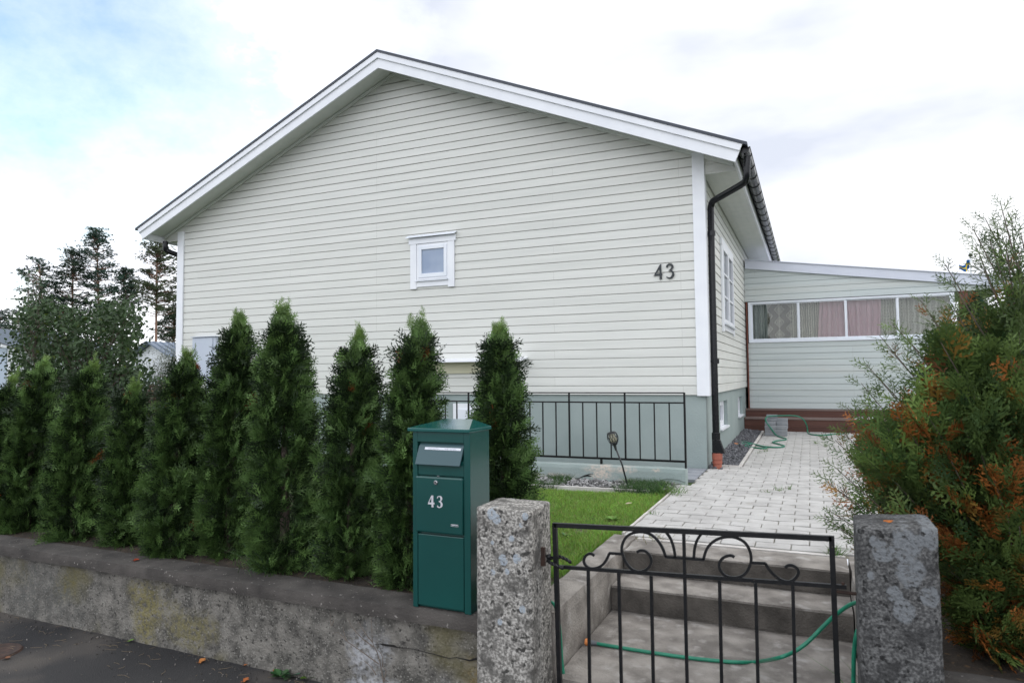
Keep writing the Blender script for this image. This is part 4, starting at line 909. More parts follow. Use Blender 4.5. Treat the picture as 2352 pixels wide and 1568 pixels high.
def flp(u, v, off=.0012):       # point on the slanted flap
    A_ = np.array([xi0+.004, YM+.006, zf1-.012]); B_ = np.array([xi0-.002, yb, zf0]); n_ = np.cross((1, 0, 0), B_-A_); n_ /= np.linalg.norm(n_); 
    if n_[1] > 0: n_ = -n_
    return tuple(A_+(B_-A_)*v+np.array([u*(xi1-xi0-.006), 0, 0])+n_*off)
u0_, u1_, v0_, v1_ = .155, .95, .06, .19
m = MB(); m.add([flp(u0_, v1_), flp(u1_, v1_), flp(u1_, v0_), flp(u0_, v0_)], [(0, 1, 2, 3)]); lb = m.build('name_label', m_label, fp)
GL = {'E':[(0,0,0,1),(0,0,1,0),(0,.5,.8,.5),(0,1,1,1)],'M':[(0,0,0,1),(0,1,.5,.4),(.5,.4,1,1),(1,0,1,1)],'I':[(.5,0,.5,1)],'R':[(0,0,0,1),(0,1,.9,1),(.9,1,.9,.5),(.9,.5,0,.5),(.4,.5,1,0)],'S':[(1,1,0,1),(0,1,0,.5),(0,.5,1,.5),(1,.5,1,0),(1,0,0,0)],'O':[(0,0,0,1),(0,1,1,1),(1,1,1,0),(1,0,0,0)],'L':[(0,1,0,0),(0,0,1,0)],'A':[(0,0,.5,1),(.5,1,1,0),(.2,.4,.8,.4)],'N':[(0,0,0,1),(0,1,1,0),(1,0,1,1)],'D':[(0,0,0,1),(0,1,.8,.8),(.8,.8,.8,.2),(.8,.2,0,0)],'U':[(0,1,0,0),(0,0,1,0),(1,0,1,1)],'Y':[(0,1,.5,.5),(1,1,.5,.5),(.5,.5,.5,0)],'T':[(0,1,1,1),(.5,1,.5,0)],' ':[],'C':[(1,1,0,1),(0,1,0,0),(0,0,1,0)]}
m = MB()
for (txt, us, ue) in (('EMIR SOLEIMAN', .24, .47), ('NOOR ALEYOUN', .60, .85)):
    cw = (ue-us)/len(txt)
    for i, ch in enumerate(txt):
        for (a0, b0, a1, b1) in GL[ch]:
            m.tube([flp(us+cw*(i+.75*a0), .155-.05*b0, .0016), flp(us+cw*(i+.75*a1), .155-.05*b1, .0016)], .00032, 4)
m.build('name_lettering', m_grey, lb)
m = MB(); m.box(xi0+.002, xi1-.002, YM+.004, YM+.019, zs['d1']+.006, zf0+.02); m.build('upper_panel', m_box, mbx, bev=.002)
yd = YM-.012; m = MB(); m.box(xi0-.004, xi1-.001, yd, YM+.018, zs['d2'], zs['d1']+.002); door = m.build('door', m_box, mbx, bev=.008)
m = MB(); m.box(xi0+.004, xi1-.002, YM-.002, YM+.019, mzb+.014, zs['d2']-.010); m.build('lower_panel', m_box, mbx, bev=.003)
c = M3(425, 573, yd); m = MB(); m.lathe((c[0], yd-.007, c[2]), [(0, 0), (.0085, 0), (.010, .0015), (.010, .008)], 18, 'y'); lk = m.build('lock', m_chrome, door, smooth='auto'); MB().box(c[0]-.0012, c[0]+.0012, yd-.0085, yd-.006, c[2]-.005, c[2]+.005).build('keyhole', m_dplastic, lk)
c = M3(441, 528, yd); MB().box(c[0]-.006, c[0]+.006, yd-.001, yd+.004, c[2]-.002, c[2]+.002).build('catch', m_chrome, mbx)
D8 = crop(1650, 1950, 8.252); Yd = yd-.0022; th = .0022
m = MB(); outline(m, [(622,252),(683,252),(681,485),(720,485),(718,550),(685,548),(688,640),(627,638),(625,545),(622,480),(622,320)], D8, Yd, th); outline(m, [(512,540),(515,490),(622,252),(622,318),(542,480),(622,482),(625,545)], D8, Yd+.0003, th); m.build('digit', m_digit, door)
m = MB(); ribbon(m, [(820,345),(835,300),(880,282),(930,305),(948,360),(935,412),(900,448),(862,452)], [20,34,26,50,58,48,26,22], D8, Yd, th); ribbon(m, [(880,456),(930,478),(960,545),(950,605),(915,640),(870,646),(825,615),(822,578)], [18,44,62,54,34,28,34,10], D8, Yd+.0003, th); m.build('digit', m_digit, door)
a = at_y(*D8(1268, 1200), yd-.001); c = at_y(*D8(1506, 1290), yd-.001); m = MB(); frame(m, a[0], c[0], c[2], a[2], .0012, yd-.0012, yd-.0002); m.box(a[0]+.004, c[0]-.004, yd-.0012, yd-.0002, c[2]+.0045, a[2]-.002); m.build('maker_plate', m_digit, door)
#@@PART3
# ------------------------------------------------------------------ thuja hedge
def thuja(name, base, height, rad, label, seed, lean=(0, 0), dens=1.0, top='point', base_col=(.028,.066,.020), tip_col=(.115,.20,.055), brown=.008, group='thuja trees of the roadside hedge', spikes=4):
    global RNG
    RNG = np.random.default_rng(seed); rg = RNG
    t0 = thing(name, tuple(base), label, 'tree', group); base = np.array(base, float)
    ax = lambda t: base+np.array([lean[0]*t*t, lean[1]*t*t, height*t])
    MB().tube([tuple(ax(t)) for t in np.linspace(0, .97, 9)], list(np.linspace(.032, .004, 9)), 7).build('trunk', m_bark, t0)
    def prof(t): return rad*np.interp(t, [0, .1, .27, .5, .68, .76, .84, .91, .97, 1.0], [.90, .97, 1, .93, .79, .67, .52, .34, .15, .05])
    ph = rg.uniform(0, 6.28, 8)
    def lobes(t, a): return 1+.09*np.sin(3*a+9*t+ph[0])+.08*np.sin(5*a-17*t+ph[1])+.07*np.sin(2*a+31*t+ph[2])
    nb = int(520*dens*height/1.6); T = 1-rg.random(nb)**.72*.985; T = rg.uniform(0.01, .995, nb)**1.12
    A = rg.uniform(0, 2*math.pi, nb); Rr = prof(T)*lobes(T, A)*rg.uniform(.84, 1.07, nb)
    C = np.stack([ax(t) for t in T]); rad_v = np.stack([np.cos(A), np.sin(A), np.zeros(nb)], 1)
    tip = C+rad_v*Rr[:, None]; up = .55+.9*T**1.5
    D = rad_v*1.0+np.array([0, 0, 1])*up[:, None]; D /= np.linalg.norm(D, axis=1, keepdims=True)
    tb = rg.uniform(0, 1, nb); pos = []; axi = []; nor = []; siz = []; col = []
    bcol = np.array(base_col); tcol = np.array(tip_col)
    k = 9
    for i in range(nb):
        br = rg.random() < brown; bt = rg.uniform(.7, 1.35); pln = np.cross(rad_v[i], (0, 0, 1))+rg.normal(0, .45, 3)
        for j in range(k):
            u = rg.random()**.7; p = tip[i]-D[i]*(u*.12)+rg.normal(0, .014, 3)-rad_v[i]*.01
            a = D[i]+rg.normal(0, .32, 3)+np.array([0, 0, .15]); tang = np.cross(rad_v[i], (0, 0, 1))
            pos.append(p-a/np.linalg.norm(a)*.03); axi.append(a); nor.append(pln+rg.normal(0, .3, 3)); s = rg.uniform(.055, .095); siz.append(s*(1 if T[i] < .9 else .85))
            f = np.clip(.25+.75*(1-u)*rg.uniform(.3, 1.2)+.35*(T[i] > .85), 0, 1)  # paler tips; highlights and dark gaps also painted into this contrast
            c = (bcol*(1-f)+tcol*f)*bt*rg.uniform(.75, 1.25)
            if br: c = np.array((.22, .065, .02))*rg.uniform(.6, 1.2)
            col.append(c)
    # inner sprays, the shade inside painted in as a darker green
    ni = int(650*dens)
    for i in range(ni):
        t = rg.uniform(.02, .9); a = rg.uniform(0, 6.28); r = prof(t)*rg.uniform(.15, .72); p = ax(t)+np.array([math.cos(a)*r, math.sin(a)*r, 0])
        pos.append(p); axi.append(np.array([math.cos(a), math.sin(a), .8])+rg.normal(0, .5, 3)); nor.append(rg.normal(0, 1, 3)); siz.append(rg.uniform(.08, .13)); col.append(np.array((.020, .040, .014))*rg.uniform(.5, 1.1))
    # loose leader shoots
    for s_ in range(spikes):
        o = ax(.955)+rg.normal(0, .016, 3)*(1, 1, .6); L = rg.uniform(.06, .12)*(1.25 if s_ == 0 else .8); d = np.array([rg.normal(0, .16), rg.normal(0, .16), 1])
        for j in range(9):
            f = j/9; p = o+d*L*f; s2 = 1 if j % 2 else -1
            pos.append(p); axi.append(d+np.array([s2*.55, rg.normal(0, .4), 0])*(1-f*.6)); nor.append(rg.normal(0, 1, 3)); siz.append(.055*(1-f*.45)); col.append(tcol*rg.uniform(.9, 1.5)*(1.1, 1, .9))
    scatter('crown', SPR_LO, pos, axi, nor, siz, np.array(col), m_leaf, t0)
    return t0
HY = 3.12
def xat(px, py, Y=HY): return at_y(px, py, Y)
LAB = ['dark thuja with loose spiky top, at the left end of the hedge', 'pointed thuja, second from the left end of the hedge', 'narrow pointed thuja, third from the left end of the hedge', 'shortest thuja of the hedge, fourth from the left',
       'thuja with a thin wispy leader in front of the grey meter cabinet', 'tall narrow thuja just left of the tallest one', 'tallest thuja of the hedge, with brown sprigs in its middle', 'thuja with a blunt bushy top left of the small window', 'thuja standing behind the left side of the green mailbox', 'thuja behind the right side of the mailbox and the light granite pillar']
TH = [ # apex x, apex y, base x, half width px, spikes
 (22, 872, 5, 66, 7), (103, 830, 62, 66, 4), (212, 836, 172, 72, 4), (310, 885, 292, 58, 4), (432, 812, 400, 80, 5), (551, 722, 528, 76, 6), (650, 706, 655, 90, 4), (826, 765, 806, 84, 8), (962, 732, 942, 88, 4), (1146, 742, 1160, 80, 4)]
for i, (ax_, ay_, bx_, hw, sp) in enumerate(TH):
    Y = HY+(0, .06, .02, .05, 0, .12, .0, .05, .03, .26)[i]
    b_ = at_y(bx_, 1150, Y); a_ = at_y(ax_, ay_, Y); b0 = (b_[0], Y, -1.12)
    dist = (b_@FW)/FPX; r = hw*dist*.95
    h = a_[2]+1.12
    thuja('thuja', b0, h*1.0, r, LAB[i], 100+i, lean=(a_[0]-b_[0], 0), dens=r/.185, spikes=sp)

# ------------------------------------------------------------------ big two-toned thuja on the right
RNG = np.random.default_rng(55); rg = RNG
TX = at_y(2400, 900, 3.75)[0]; TY = 3.75
bt = thing('large_thuja', (TX, TY, -1.12), 'big loose thuja with orange-brown dead sprays at the right edge', 'tree')
MB().tube([(TX, TY, -1.2), (TX+.02, TY, -.5), (TX-.02, TY, .05), (TX-.03, TY, .35)], [.07, .055, .035, .015], 9).build('trunk', m_bark, bt)
DENSE = [(2125,760),(2155,722),(2220,735),(2290,735),(2320,660),(2352,630),(2352,1500),(2235,1475),(2185,1400),(2168,1222),(2050,1185),(1975,1150),(1945,1080),(1965,985),(2060,925),(2130,880),(2150,820)]
tips = []
for q in in_poly(DENSE, 290):
    Y = rg.uniform(3.12, 4.25)
    if q[1] > 1180: Y = max(Y, 3.12) if q[0] > 2175 else rg.uniform(3.15, 4)
    tips.append((at_y(q[0], q[1], Y), 0, q))
for q in in_poly([(2000,975),(2080,925),(2150,870),(2352,800),(2352,1200),(2010,1145),(1975,1070)], 110): tips.append((at_y(q[0], q[1], rg.uniform(3.05, 3.5)), 0, q))
for q in in_poly([(2178,1230),(2352,1200),(2352,1535),(2245,1510),(2195,1420)], 90): tips.append((at_y(q[0], q[1], rg.uniform(3.04, 3.5)), 0, q))
side = []
for p, k, q in tips:
    if rg.random() < .75: p2 = p.copy(); p2[0] = 2*TX-p[0]; p2[1] = 2*TY-p[1]+.1 if p[1] > 3.3 else p[1]; side.append((p2, 0, (2600, q[1])))
tips += side
for (x, y, Y, n) in [(2298,466,3.5,1),(2262,500,3.55,1),(2322,500,3.6,1),(2232,520,3.5,1),(2345,535,3.6,1),(2338,590,3.4,1),(2240,560,3.6,1),(2272,548,3.4,1),(2290,520,3.6,1),(2255,610,3.4,1),(2310,560,3.3,1),(2170,606,3.35,1),(2188,650,3.3,1),(2180,690,3.35,1),(2114,690,3.3,1),(2135,720,3.3,1),(2085,780,3.3,1),(1990,838,3.2,1),(1978,880,3.25,1),(2012,862,3.2,1),(2045,805,3.25,1),(1985,925,3.2,1),(1945,935,3.2,1),(1930,985,3.2,1),(1918,1010,3.25,1),(1895,1102,3.1,1),(1915,1070,3.15,1),(1925,1125,3.1,1),(1892,1188,3.08,1),(1905,1172,3.08,1),(1930,1215,3.05,1),(1940,1160,3.1,1),(2050,745,3.4,1),(2020,770,3.3,1)]:
    tips.append((at_y(x, y, Y), n, (x, y)))
pos = []; axi = []; nor = []; siz = []; col = []; shoot = []; tb = MB()
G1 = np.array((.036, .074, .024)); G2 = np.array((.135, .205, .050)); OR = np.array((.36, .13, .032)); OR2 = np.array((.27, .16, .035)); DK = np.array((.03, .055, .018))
for p, kind, q in tips:
    dz = p[2]; root = np.array([TX-.02+rg.normal(0, .04), TY+rg.normal(0, .04), 0]); hd = np.linalg.norm(p[:2]-root[:2]); root[2] = max(-1.05, min(.33, dz-.30-hd*.45))
    m1 = root*.45+p*.55+np.array([0, 0, -.05-.05*rg.random()]); cv = smooth_pts([root, m1, p], 8); n_ = len(cv)
    if kind or rg.random() < .5: tb.tube([tuple(c) for c in cv[::2]], list(np.linspace(.007, .0014, len(cv[::2]))), 5, caps=False)
    zone = np.clip((q[1]-850)/300, 0, 1); pr = .06+.22*zone if not kind else .04
    r_ = rg.random(); base = OR if r_ < pr*.7 else (OR2 if r_ < pr else None); ns = 9 if not kind else 10; blen = .26 if not kind else .34; hue = rg.uniform(.7, 1.3)
    dend = cv[-1]-cv[-4]; dend /= np.linalg.norm(dend)
    lat0 = np.cross(dend, rg.normal(0, 1, 3)+np.array([0, .3, 1.6])); lat0 /= np.linalg.norm(lat0); pn = np.cross(dend, lat0)
    for j in range(ns):
        f = (j+.5)/ns; back = blen*(1-f); pc = p-dend*back; s_ = 1 if j % 2 else -1
        lat = lat0 if not kind else np.cross(dend, np.array([.15, 1, .2])+rg.normal(0, .25, 3)); lat /= np.linalg.norm(lat)
        a = dend*.9+lat*s_*(.85-.5*f)+rg.normal(0, .12, 3)+np.array([0, 0, .06]); pos.append(pc+rg.normal(0, .006, 3)); axi.append(a); nor.append(pn+rg.normal(0, .25, 3) if not kind else np.array([0, -1, .4])+rg.normal(0, .5, 3)); siz.append(rg.uniform(.11, .18)*(1.15-.45*f)*(.66 if kind else 1)); shoot.append(kind)
        if base is not None and rg.random() < .75: c = base*rg.uniform(.5, 1.3)
        else: g = np.clip(rg.normal(.35+.25*f, .25), 0, 1); c = (G1*(1-g)+G2*g)*hue*rg.uniform(.75, 1.2)*(1.1 if q[0] < 2140 else .78); c = c if p[1] < 3.9 else c*.85  # shade painted in: darker right of the left lobes and far back
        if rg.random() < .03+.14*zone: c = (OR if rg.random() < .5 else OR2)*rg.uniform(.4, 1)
        col.append(c)
    if not kind:
        for j in range(4): pc = cv[int(n_*rg.uniform(.35, .8))]+rg.normal(0, .04, 3); pos.append(pc); axi.append(rg.normal(0, 1, 3)+dend*.8); nor.append(rg.normal(0, 1, 3)); siz.append(rg.uniform(.08, .14)); shoot.append(0); col.append((DK if rg.random() < .6 else OR*.45)*rg.uniform(.6, 1.2))  # dark inner sprays, shade inside the crown painted for depth
sh = np.array(shoot) > 0; pos, axi, nor, siz, col = (np.array(v, float) for v in (pos, axi, nor, siz, col))
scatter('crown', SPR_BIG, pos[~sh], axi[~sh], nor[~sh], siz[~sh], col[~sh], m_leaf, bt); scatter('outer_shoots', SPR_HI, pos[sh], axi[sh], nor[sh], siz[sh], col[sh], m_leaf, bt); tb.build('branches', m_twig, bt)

# ------------------------------------------------------------------ lawn grass
RNG = np.random.default_rng(5)
def blades(name, P, L, lean, col, w=.0028):
    N = len(P); P = np.asarray(P); a = RNG.uniform(0, 6.28, N); ln = RNG.normal(0, lean, (N, 2)); up = np.stack([ln[:, 0], ln[:, 1], np.ones(N)], 1); L = np.asarray(L)[:, None]; s = np.stack([np.cos(a), np.sin(a), np.zeros(N)], 1)*(w*.5)
    mid = P+up*L*.55; tp = P+up*L*np.array([1.5, 1.5, .95]); V = np.stack([P-s, P+s, mid+s*.8, mid-s*.8, mid-s*.8, mid+s*.8, tp+s*.1, tp-s*.1], 1).reshape(-1, 3)
    return quads_mesh(name, V, np.repeat(col, 8, axis=0), m_grass)
def area(n, x0, x1, y0, y1, f=lambda x, y: True):
    out = []
    while len(out) < n:
        x = RNG.uniform(x0, x1, n); y = RNG.uniform(y0, y1, n)
        out += [(a, b_, gz(b_)-.032) for a, b_ in zip(x, y) if f(a, b_)]
    return np.array(out[:n])
def patch(x, y): v = mnoise.noise(Vector((x*2.3, y*2.3, 0)))+.5*mnoise.noise(Vector((x*7, y*7, 3))); return v > -.42+.5*RNG.random()-.25
P = area(90000, -3.2, -1.225, 3.5, 6.2+0, lambda x, y: y < 6.16+(x+3.9)*.05 and not (x > -1.285 and y < 4.58) and patch(x, y))
dns = np.array([mnoise.noise(Vector((x*1.7, y*1.7, 5)))+.6*mnoise.noise(Vector((x*6, y*6, 9))) for x, y, z in P])
edge = np.exp(-np.abs(P[:, 0]+1.24)/.10)+np.where(P[:, 1] < 4.6, np.exp(-np.abs(P[:, 0]+1.3)/.12), 0); Lh = (.022+.016*RNG.random(len(P)))*(1+.5*dns)*(1+.9*edge*RNG.random(len(P)))
cg = tint(len(P), (.19, .33, .055), .24, .12)*(1+.25*dns[:, None]); dead = RNG.random(len(P)) < .07; cg[dead] = tint(dead.sum(), (.34, .28, .13), .2)
tag(blades('lawn_grass', P, Lh, .35, cg), kind='stuff')
P = area(26000, .30, 4.5, 3.0, 12.6, lambda x, y: x > .95); tag(blades('side_grass', P, .03+.03*RNG.random(len(P)), .35, tint(len(P), (.085, .18, .03), .25), .005), kind='stuff')
P = area(500, -5.5, -1.4, 2.99, 3.6); tag(blades('hedge_foot_grass', P, .03+.05*RNG.random(len(P)), .5, tint(len(P), (.06, .12, .03), .3), .004), kind='stuff')
# grass in the parapet gravel and along edges
P = area(5200, -3.6, -1.30, 6.21, 6.8, lambda x, y: mnoise.noise(Vector((x*2.4, y*3, 8))) > (.02 if x < -1.7 else -.25) and (x < -2.3 or x > -1.75)); tag(blades('gravel_grass', P, .05+.06*RNG.random(len(P)), .5, tint(len(P), (.045, .10, .025), .3), .0035), kind='stuff')
def tuft(x, y, n, L, label, spread=.02, col=(.09,.18,.03), z=None, group='grass tufts growing between the pavers', name='grass_tuft', w=.004, lean=.55):
    P = np.zeros((n, 3)); P[:, 0] = x+RNG.normal(0, spread, n); P[:, 1] = y+RNG.normal(0, spread, n); P[:, 2] = (gz(y)-.01) if z is None else z
    o = blades(name, P, L*(.5+RNG.random(n)*.7), lean, tint(n, col, .2), w); recentre(o, (x, y, P[0, 2])); return tag(o, label, 'weed', group)
tuft(-.291, 6.75, 26, .07, 'largest green weed tuft in the middle of the paved path'); tuft(-.381, 6.62, 16, .045, 'small grass tuft just in front of the largest weed on the path'); tuft(-.206, 6.88, 12, .075, 'thin upright grass wisp right of the largest weed on the path', .01, lean=.2)
tuft(.171, 10.62, 24, .09, 'round green weed on the path near the deck step, right side'); tuft(.05, 10.95, 18, .09, 'weed on the far path, left of the round one'); tuft(.165, 11.45, 20, .12, 'upright weed on the path close to the deck step'); tuft(-.593, 9.83, 18, .07, 'weed on the far path near the gravel edging'); tuft(-.66, 9.6, 12, .06, 'small weed on the path beside the gravel edging')
tuft(.247, 6.34, 16, .05, 'grass tuft at the right side of the path below the big thuja'); tuft(-.98, 4.53, 40, .06, 'dry grass tuft at the left end of the top step', .05, (.20,.18,.09)); tuft(.10, 4.54, 70, .07, 'grass tuft at the right end of the top step', .022)
tuft(-1.16, 5.3, 20, .05, 'grass tuft spilling over the left edging of the path, nearer one', .02); tuft(-1.20, 6.28, 130, .11, 'bushy grass clump at the corner of the lawn by the path edging', .07, (.11,.21,.04)); tuft(-1.42, 6.33, 110, .10, 'dark grass clump in the gravel beside the leaning torch', .09, (.035,.085,.03))
q = at_y(*Z3(2196, 880), 3.05); tuft(q[0]+.03, 3.12, 16, .16, 'long green grass blades beside the right pillar, behind the gate', .02, (.10,.19,.05), FZ, None, 'grass_clump', .006, .6)
q = at_z(*crop(1100, 2300, 2.767)(620, 60), -1.098); 
for (px, py, lb) in ((1290, 2285, 'long bluish grass clump hanging over the coping at the foot of the hedge'), (1020, 2290, 'grass clump at the hedge foot below the tallest thuja')):
    q = at_z(px*KD, (py)*KD, -1.099); tuft(q[0], q[1]+.05, 70, .17, lb, .04, (.10,.17,.09), -1.10, None, 'grass_clump', .004, .8)
# dandelion rosettes in the lawn
def rosette(x, y, z, n, L, label, col, cat='weed', group=None, up=.45, wid=1.0):
    a = np.arange(n)/n*6.28+RNG.normal(0, .3, n); ax_ = np.stack([np.cos(a), np.sin(a), np.full(n, up)+RNG.normal(0, .15, n)], 1); pos = np.tile([x, y, z], (n, 1))+ax_*.005
    o = scatter('broadleaf_weed', LEAF, pos, ax_, np.stack([-np.cos(a)*up, -np.sin(a)*up, np.ones(n)], 1), L*RNG.uniform(.7, 1.1, n), tint(n, col, .15), m_leaf2); recentre(o, (x, y, z)); return tag(o, label, cat, group)
CM = crop(1900, 1800, 2.352)
q = at_z(*CM(1290, 640), -1.09); rosette(q[0], q[1], -1.105, 12, .055, 'pale green dandelion rosette in the middle of the lawn', (.13,.24,.05)); q = at_z(*CM(860, 790), -1.09); rosette(q[0], q[1], -1.105, 9, .05, 'dandelion in the lawn behind the left end of the gate', (.16,.26,.08))
CR = crop(1100, 2300, 2.767); Z_R = -1.553
q = at_z(*CR(60, 1120), Z_R); rosette(q[0], q[1], Z_R, 11, .06, 'green broadleaf weed at the foot of the garden wall, the largest', (.05,.12,.04)); q = at_z(*CR(150, 1130), Z_R); rosette(q[0], q[1]+.02, Z_R, 7, .06, 'grey-green weed at the wall foot, just right of the largest', (.08,.13,.08)); q = at_z(*CR(390, 1135), Z_R); rosette(q[0], q[1], Z_R, 6, .05, 'small green weed at the wall foot, left of the dry twigs', (.10,.16,.03))
# dry twiggy weed against the wall
tw = thing('dry_shrub', tuple(at_z(*CR(1195, 1180), Z_R)), 'leafless dry twigs growing up against the garden wall', 'plant'); m = MB()
for px, ys in (([(1200,1180),(1170,1000),(1130,850),(1080,740),(1070,560),(1068,350)], 0), ([(1080,740),(1000,640),(930,520)], .01), ([(1090,790),(960,690),(870,590),(800,470)], .0), ([(1150,980),(1040,900),(930,820),(800,730),(700,630),(640,650)], .0), ([(800,730),(770,660),(752,560)], .01), ([(1190,1010),(1190,900),(1140,820)], .0), ([(1120,1100),(1060,1010),(980,940)], 0), ([(1200,1180),(1230,1060),(1190,1010)], .0), ([(1210,1150),(1260,1180)], .0), ([(650,500),(620,560),(610,420)], .01)):
    P = [at_y(*CR(x, y), 2.79-ys) for x, y in px]; m.tube([tuple(p) for p in smooth_pts(P, 3)], list(np.linspace(.0032, .0011, (len(P)-1)*3+1)), 5)
m.build('twigs', m_twig, tw)
# fallen leaves and litter
def leaf(px, py, cr_, z, L, col, label, up=.25, name='fallen_leaf', lobes=5):
    q = at_z(*cr_(px, py), z); V = []
    for k in range(lobes):
        a = (k-(lobes-1)/2)*.75+.3; d = np.array([math.cos(a), math.sin(a), .18+RNG.uniform(-.1, .2)]); n = np.cross(d, (0, 0, 1)); n /= np.linalg.norm(n); ln = L*(1-.16*abs(k-(lobes-1)/2)); o = np.array(q)+(0, 0, .003)
        V += [o, o+d*ln*.5+n*ln*.26, o+d*ln, o+d*ln*.5-n*ln*.26+(0, 0, .004)]
    ob = quads_mesh(name, np.array(V), np.tile(col, (len(V), 1)), m_leaf2); recentre(ob, tuple(q)); tag(ob, label, 'leaf', 'fallen autumn leaves')
C7b = crop(0, 2050, 1.3067)
leaf(1040, 780, C7b, Z_R, .042, (.50,.20,.06), 'orange leaf on the asphalt, left of the green weeds'); leaf(700, 250, C7b, -1.098, .036, (.36,.06,.025), 'red leaf on top of the wall coping'); leaf(662, 674, C7b, Z_R, .05, (.16,.30,.05), 'green oval leaf on the asphalt by the wall', lobes=1); leaf(1275, 797, C7b, Z_R, .026, (.45,.16,.05), 'small orange leaf at the wall foot, left of the largest weed'); leaf(1425, 835, C7b, Z_R, .036, (.38,.13,.05), 'orange-brown leaf among the green weeds at the wall foot'); leaf(1270, 880, C7b, Z_R, .036, (.42,.13,.04), 'orange leaf at the bottom edge of the asphalt'); leaf(25, 762, C7b, Z_R, .036, (.22,.10,.05), 'brown leaf lying by the rusty manhole')
leaf(690, 900, crop(3200, 2300, 3.637), FZ, .06, (.33,.11,.035), 'brown leaf on the landing beside the right pillar'); leaf(395, 818, C9, -.545, .035, (.45,.14,.03), 'orange thuja sprig on top of the dark right pillar', lobes=3); leaf(520, 985, crop(0, 0, 1), 0, .01, (.3,.2,.1), 'x') if 0 else None
q = at_z(*CM(1410, 507), -1.09); leaf(1410, 507, CM, -1.075, .07, (.50,.42,.30), 'pale dry leaf lying on the lawn', lobes=2)
# twig and grit litter on the asphalt (uncountable)
P = []; S = []; K = []
for i in range(600):
    d = RNG.exponential(.18); x = RNG.uniform(-5.6, -1.4); y = 2.81-d
    if y < 1.0: continue
    P.append((x, y, -1.552)); S.append(RNG.uniform(.0015, .006)*(1.6 if RNG.random() < .04 else 1)); g = RNG.choice([.05, .10, .18, .38], p=[.5, .3, .16, .04]); K.append((g, g*.93, g*.85))
stones('road_grit', P, S, K)
m = MB(); 
for i in range(110):
    x = RNG.uniform(-5, -1.5); y = 2.80-RNG.exponential(.12)-(RNG.uniform(0, .35) if i % 4 == 0 else 0); a = RNG.uniform(0, 3.14); L = RNG.uniform(.01, .055); m.tube([(x, y, -1.5515), (x+L*math.cos(a), y+L*math.sin(a)*.6, -1.549), (x+1.7*L*math.cos(a+.3), y+1.7*L*math.sin(a+.3)*.6, -1.5505)], .0009, 4)
tag(m.build('twig_litter', mat('straw', (.13,.10,.065), (.22,.17,.11), 9, .9)), kind='stuff')
q = at_z(*C7b(-10, 735), -1.553); m = MB(); m.lathe((q[0]-.03, q[1], -1.556), [(0, .006), (.10, .006), (.108, .010), (.125, .010), (.13, .004), (.135, 0)], 32); tag(recentre(m.build('manhole_cover', m_rust, smooth='auto'), (q[0]-.03, q[1], -1.556)), 'small round rusty cover in the asphalt at the left edge', 'cover')

# ------------------------------------------------------------------ background on the left
def broad_tree(name, poly, Yr, base, n, L, col, label, cat='tree', templ=LEAF, dark=.5, branches=60, mat_=None, clump=9, spread=.16, trunk_r=.09, fork=.35):
    t0 = thing(name, tuple(base), label, cat); base = np.array(base); m = MB(); top = in_poly(poly, branches); cen = np.mean([at_y(x, y, sum(Yr)/2) for x, y in top], axis=0); k = base*(1-fork)+cen*fork
    m.tube([tuple(base), tuple(base*.4+k*.6+(.05, 0, 0)), tuple(k)], [trunk_r, trunk_r*.8, trunk_r*.6], 8); T = []
    for x, y in top:
        p = at_y(x, y, RNG.uniform(*Yr)); T.append(p); mid = k*.5+p*.5+RNG.normal(0, .1, 3); m.tube([tuple(v) for v in smooth_pts([k, mid, p], 3)], list(np.linspace(trunk_r*.33, .006, 7)), 5, caps=False)
    m.build('trunk', m_bark, t0); pts = in_poly(poly, n//clump); pos = []; axi = []; nor = []; siz = []; cc = []
    for x, y in pts:
        Yp_ = RNG.uniform(*Yr); c = at_y(x, y, Yp_); tone = RNG.uniform(.65, 1.35); d0 = RNG.normal(0, 1, 3)+(0, 0, .6)
        for j in range(clump):
            pos.append(c+RNG.normal(0, spread, 3)); axi.append(d0*.5+RNG.normal(0, 1, 3)+(0, 0, .2)); nor.append(np.array([0, -.3, 1])+RNG.normal(0, .6, 3)); siz.append(L*RNG.uniform(.7, 1.25)); cc.append(np.array(col)*tone*RNG.uniform(.8, 1.3)*((1.6, 1.35, .6) if RNG.random() < .02 else (1, 1, 1)))
    scatter('crown', templ, pos, axi, nor, siz, np.array(cc), mat_ or m_leaf2, t0); return t0
RNG = np.random.default_rng(77)
ap = at_z(225, 1000, -1.3); pb = at_y(225, 1000, 12.5); pb[2] = -1.3
APP = [(32,770),(50,700),(80,690),(120,700),(165,722),(205,735),(235,705),(285,688),(318,730),(316,785),(302,825),(335,858),(370,895),(365,930),(250,960),(150,940),(95,905),(30,880),(28,850)]
broad_tree('apple_tree', APP, (10.8, 14.0), tuple(pb), 12500, .112, (.044,.075,.031), 'broad-leaved apple tree behind the left part of the hedge', branches=90)
broad_tree('apple_shoot_tree', [(45,760),(52,640),(66,622),(92,632),(110,690),(105,760)], (11.2, 12.2), (at_y(80,900,11.7)[0], 11.7, -1.2), 420, .085, (.07,.105,.065), 'slim fruit tree with upright shoots at the far left', branches=26, clump=4, spread=.12, trunk_r=.03, fork=.5)
broad_tree('silver_shrub', [(352,860),(372,830),(392,815),(398,800),(412,800),(412,915),(350,925)], (14.0, 16.0), (at_y(380,950,15)[0], 15, -1.2), 5200, .085, (.17,.19,.155), 'grey-leaved shrub next to the left corner of the house', 'shrub', SLIM, branches=50, clump=12, spread=.2, trunk_r=.03)
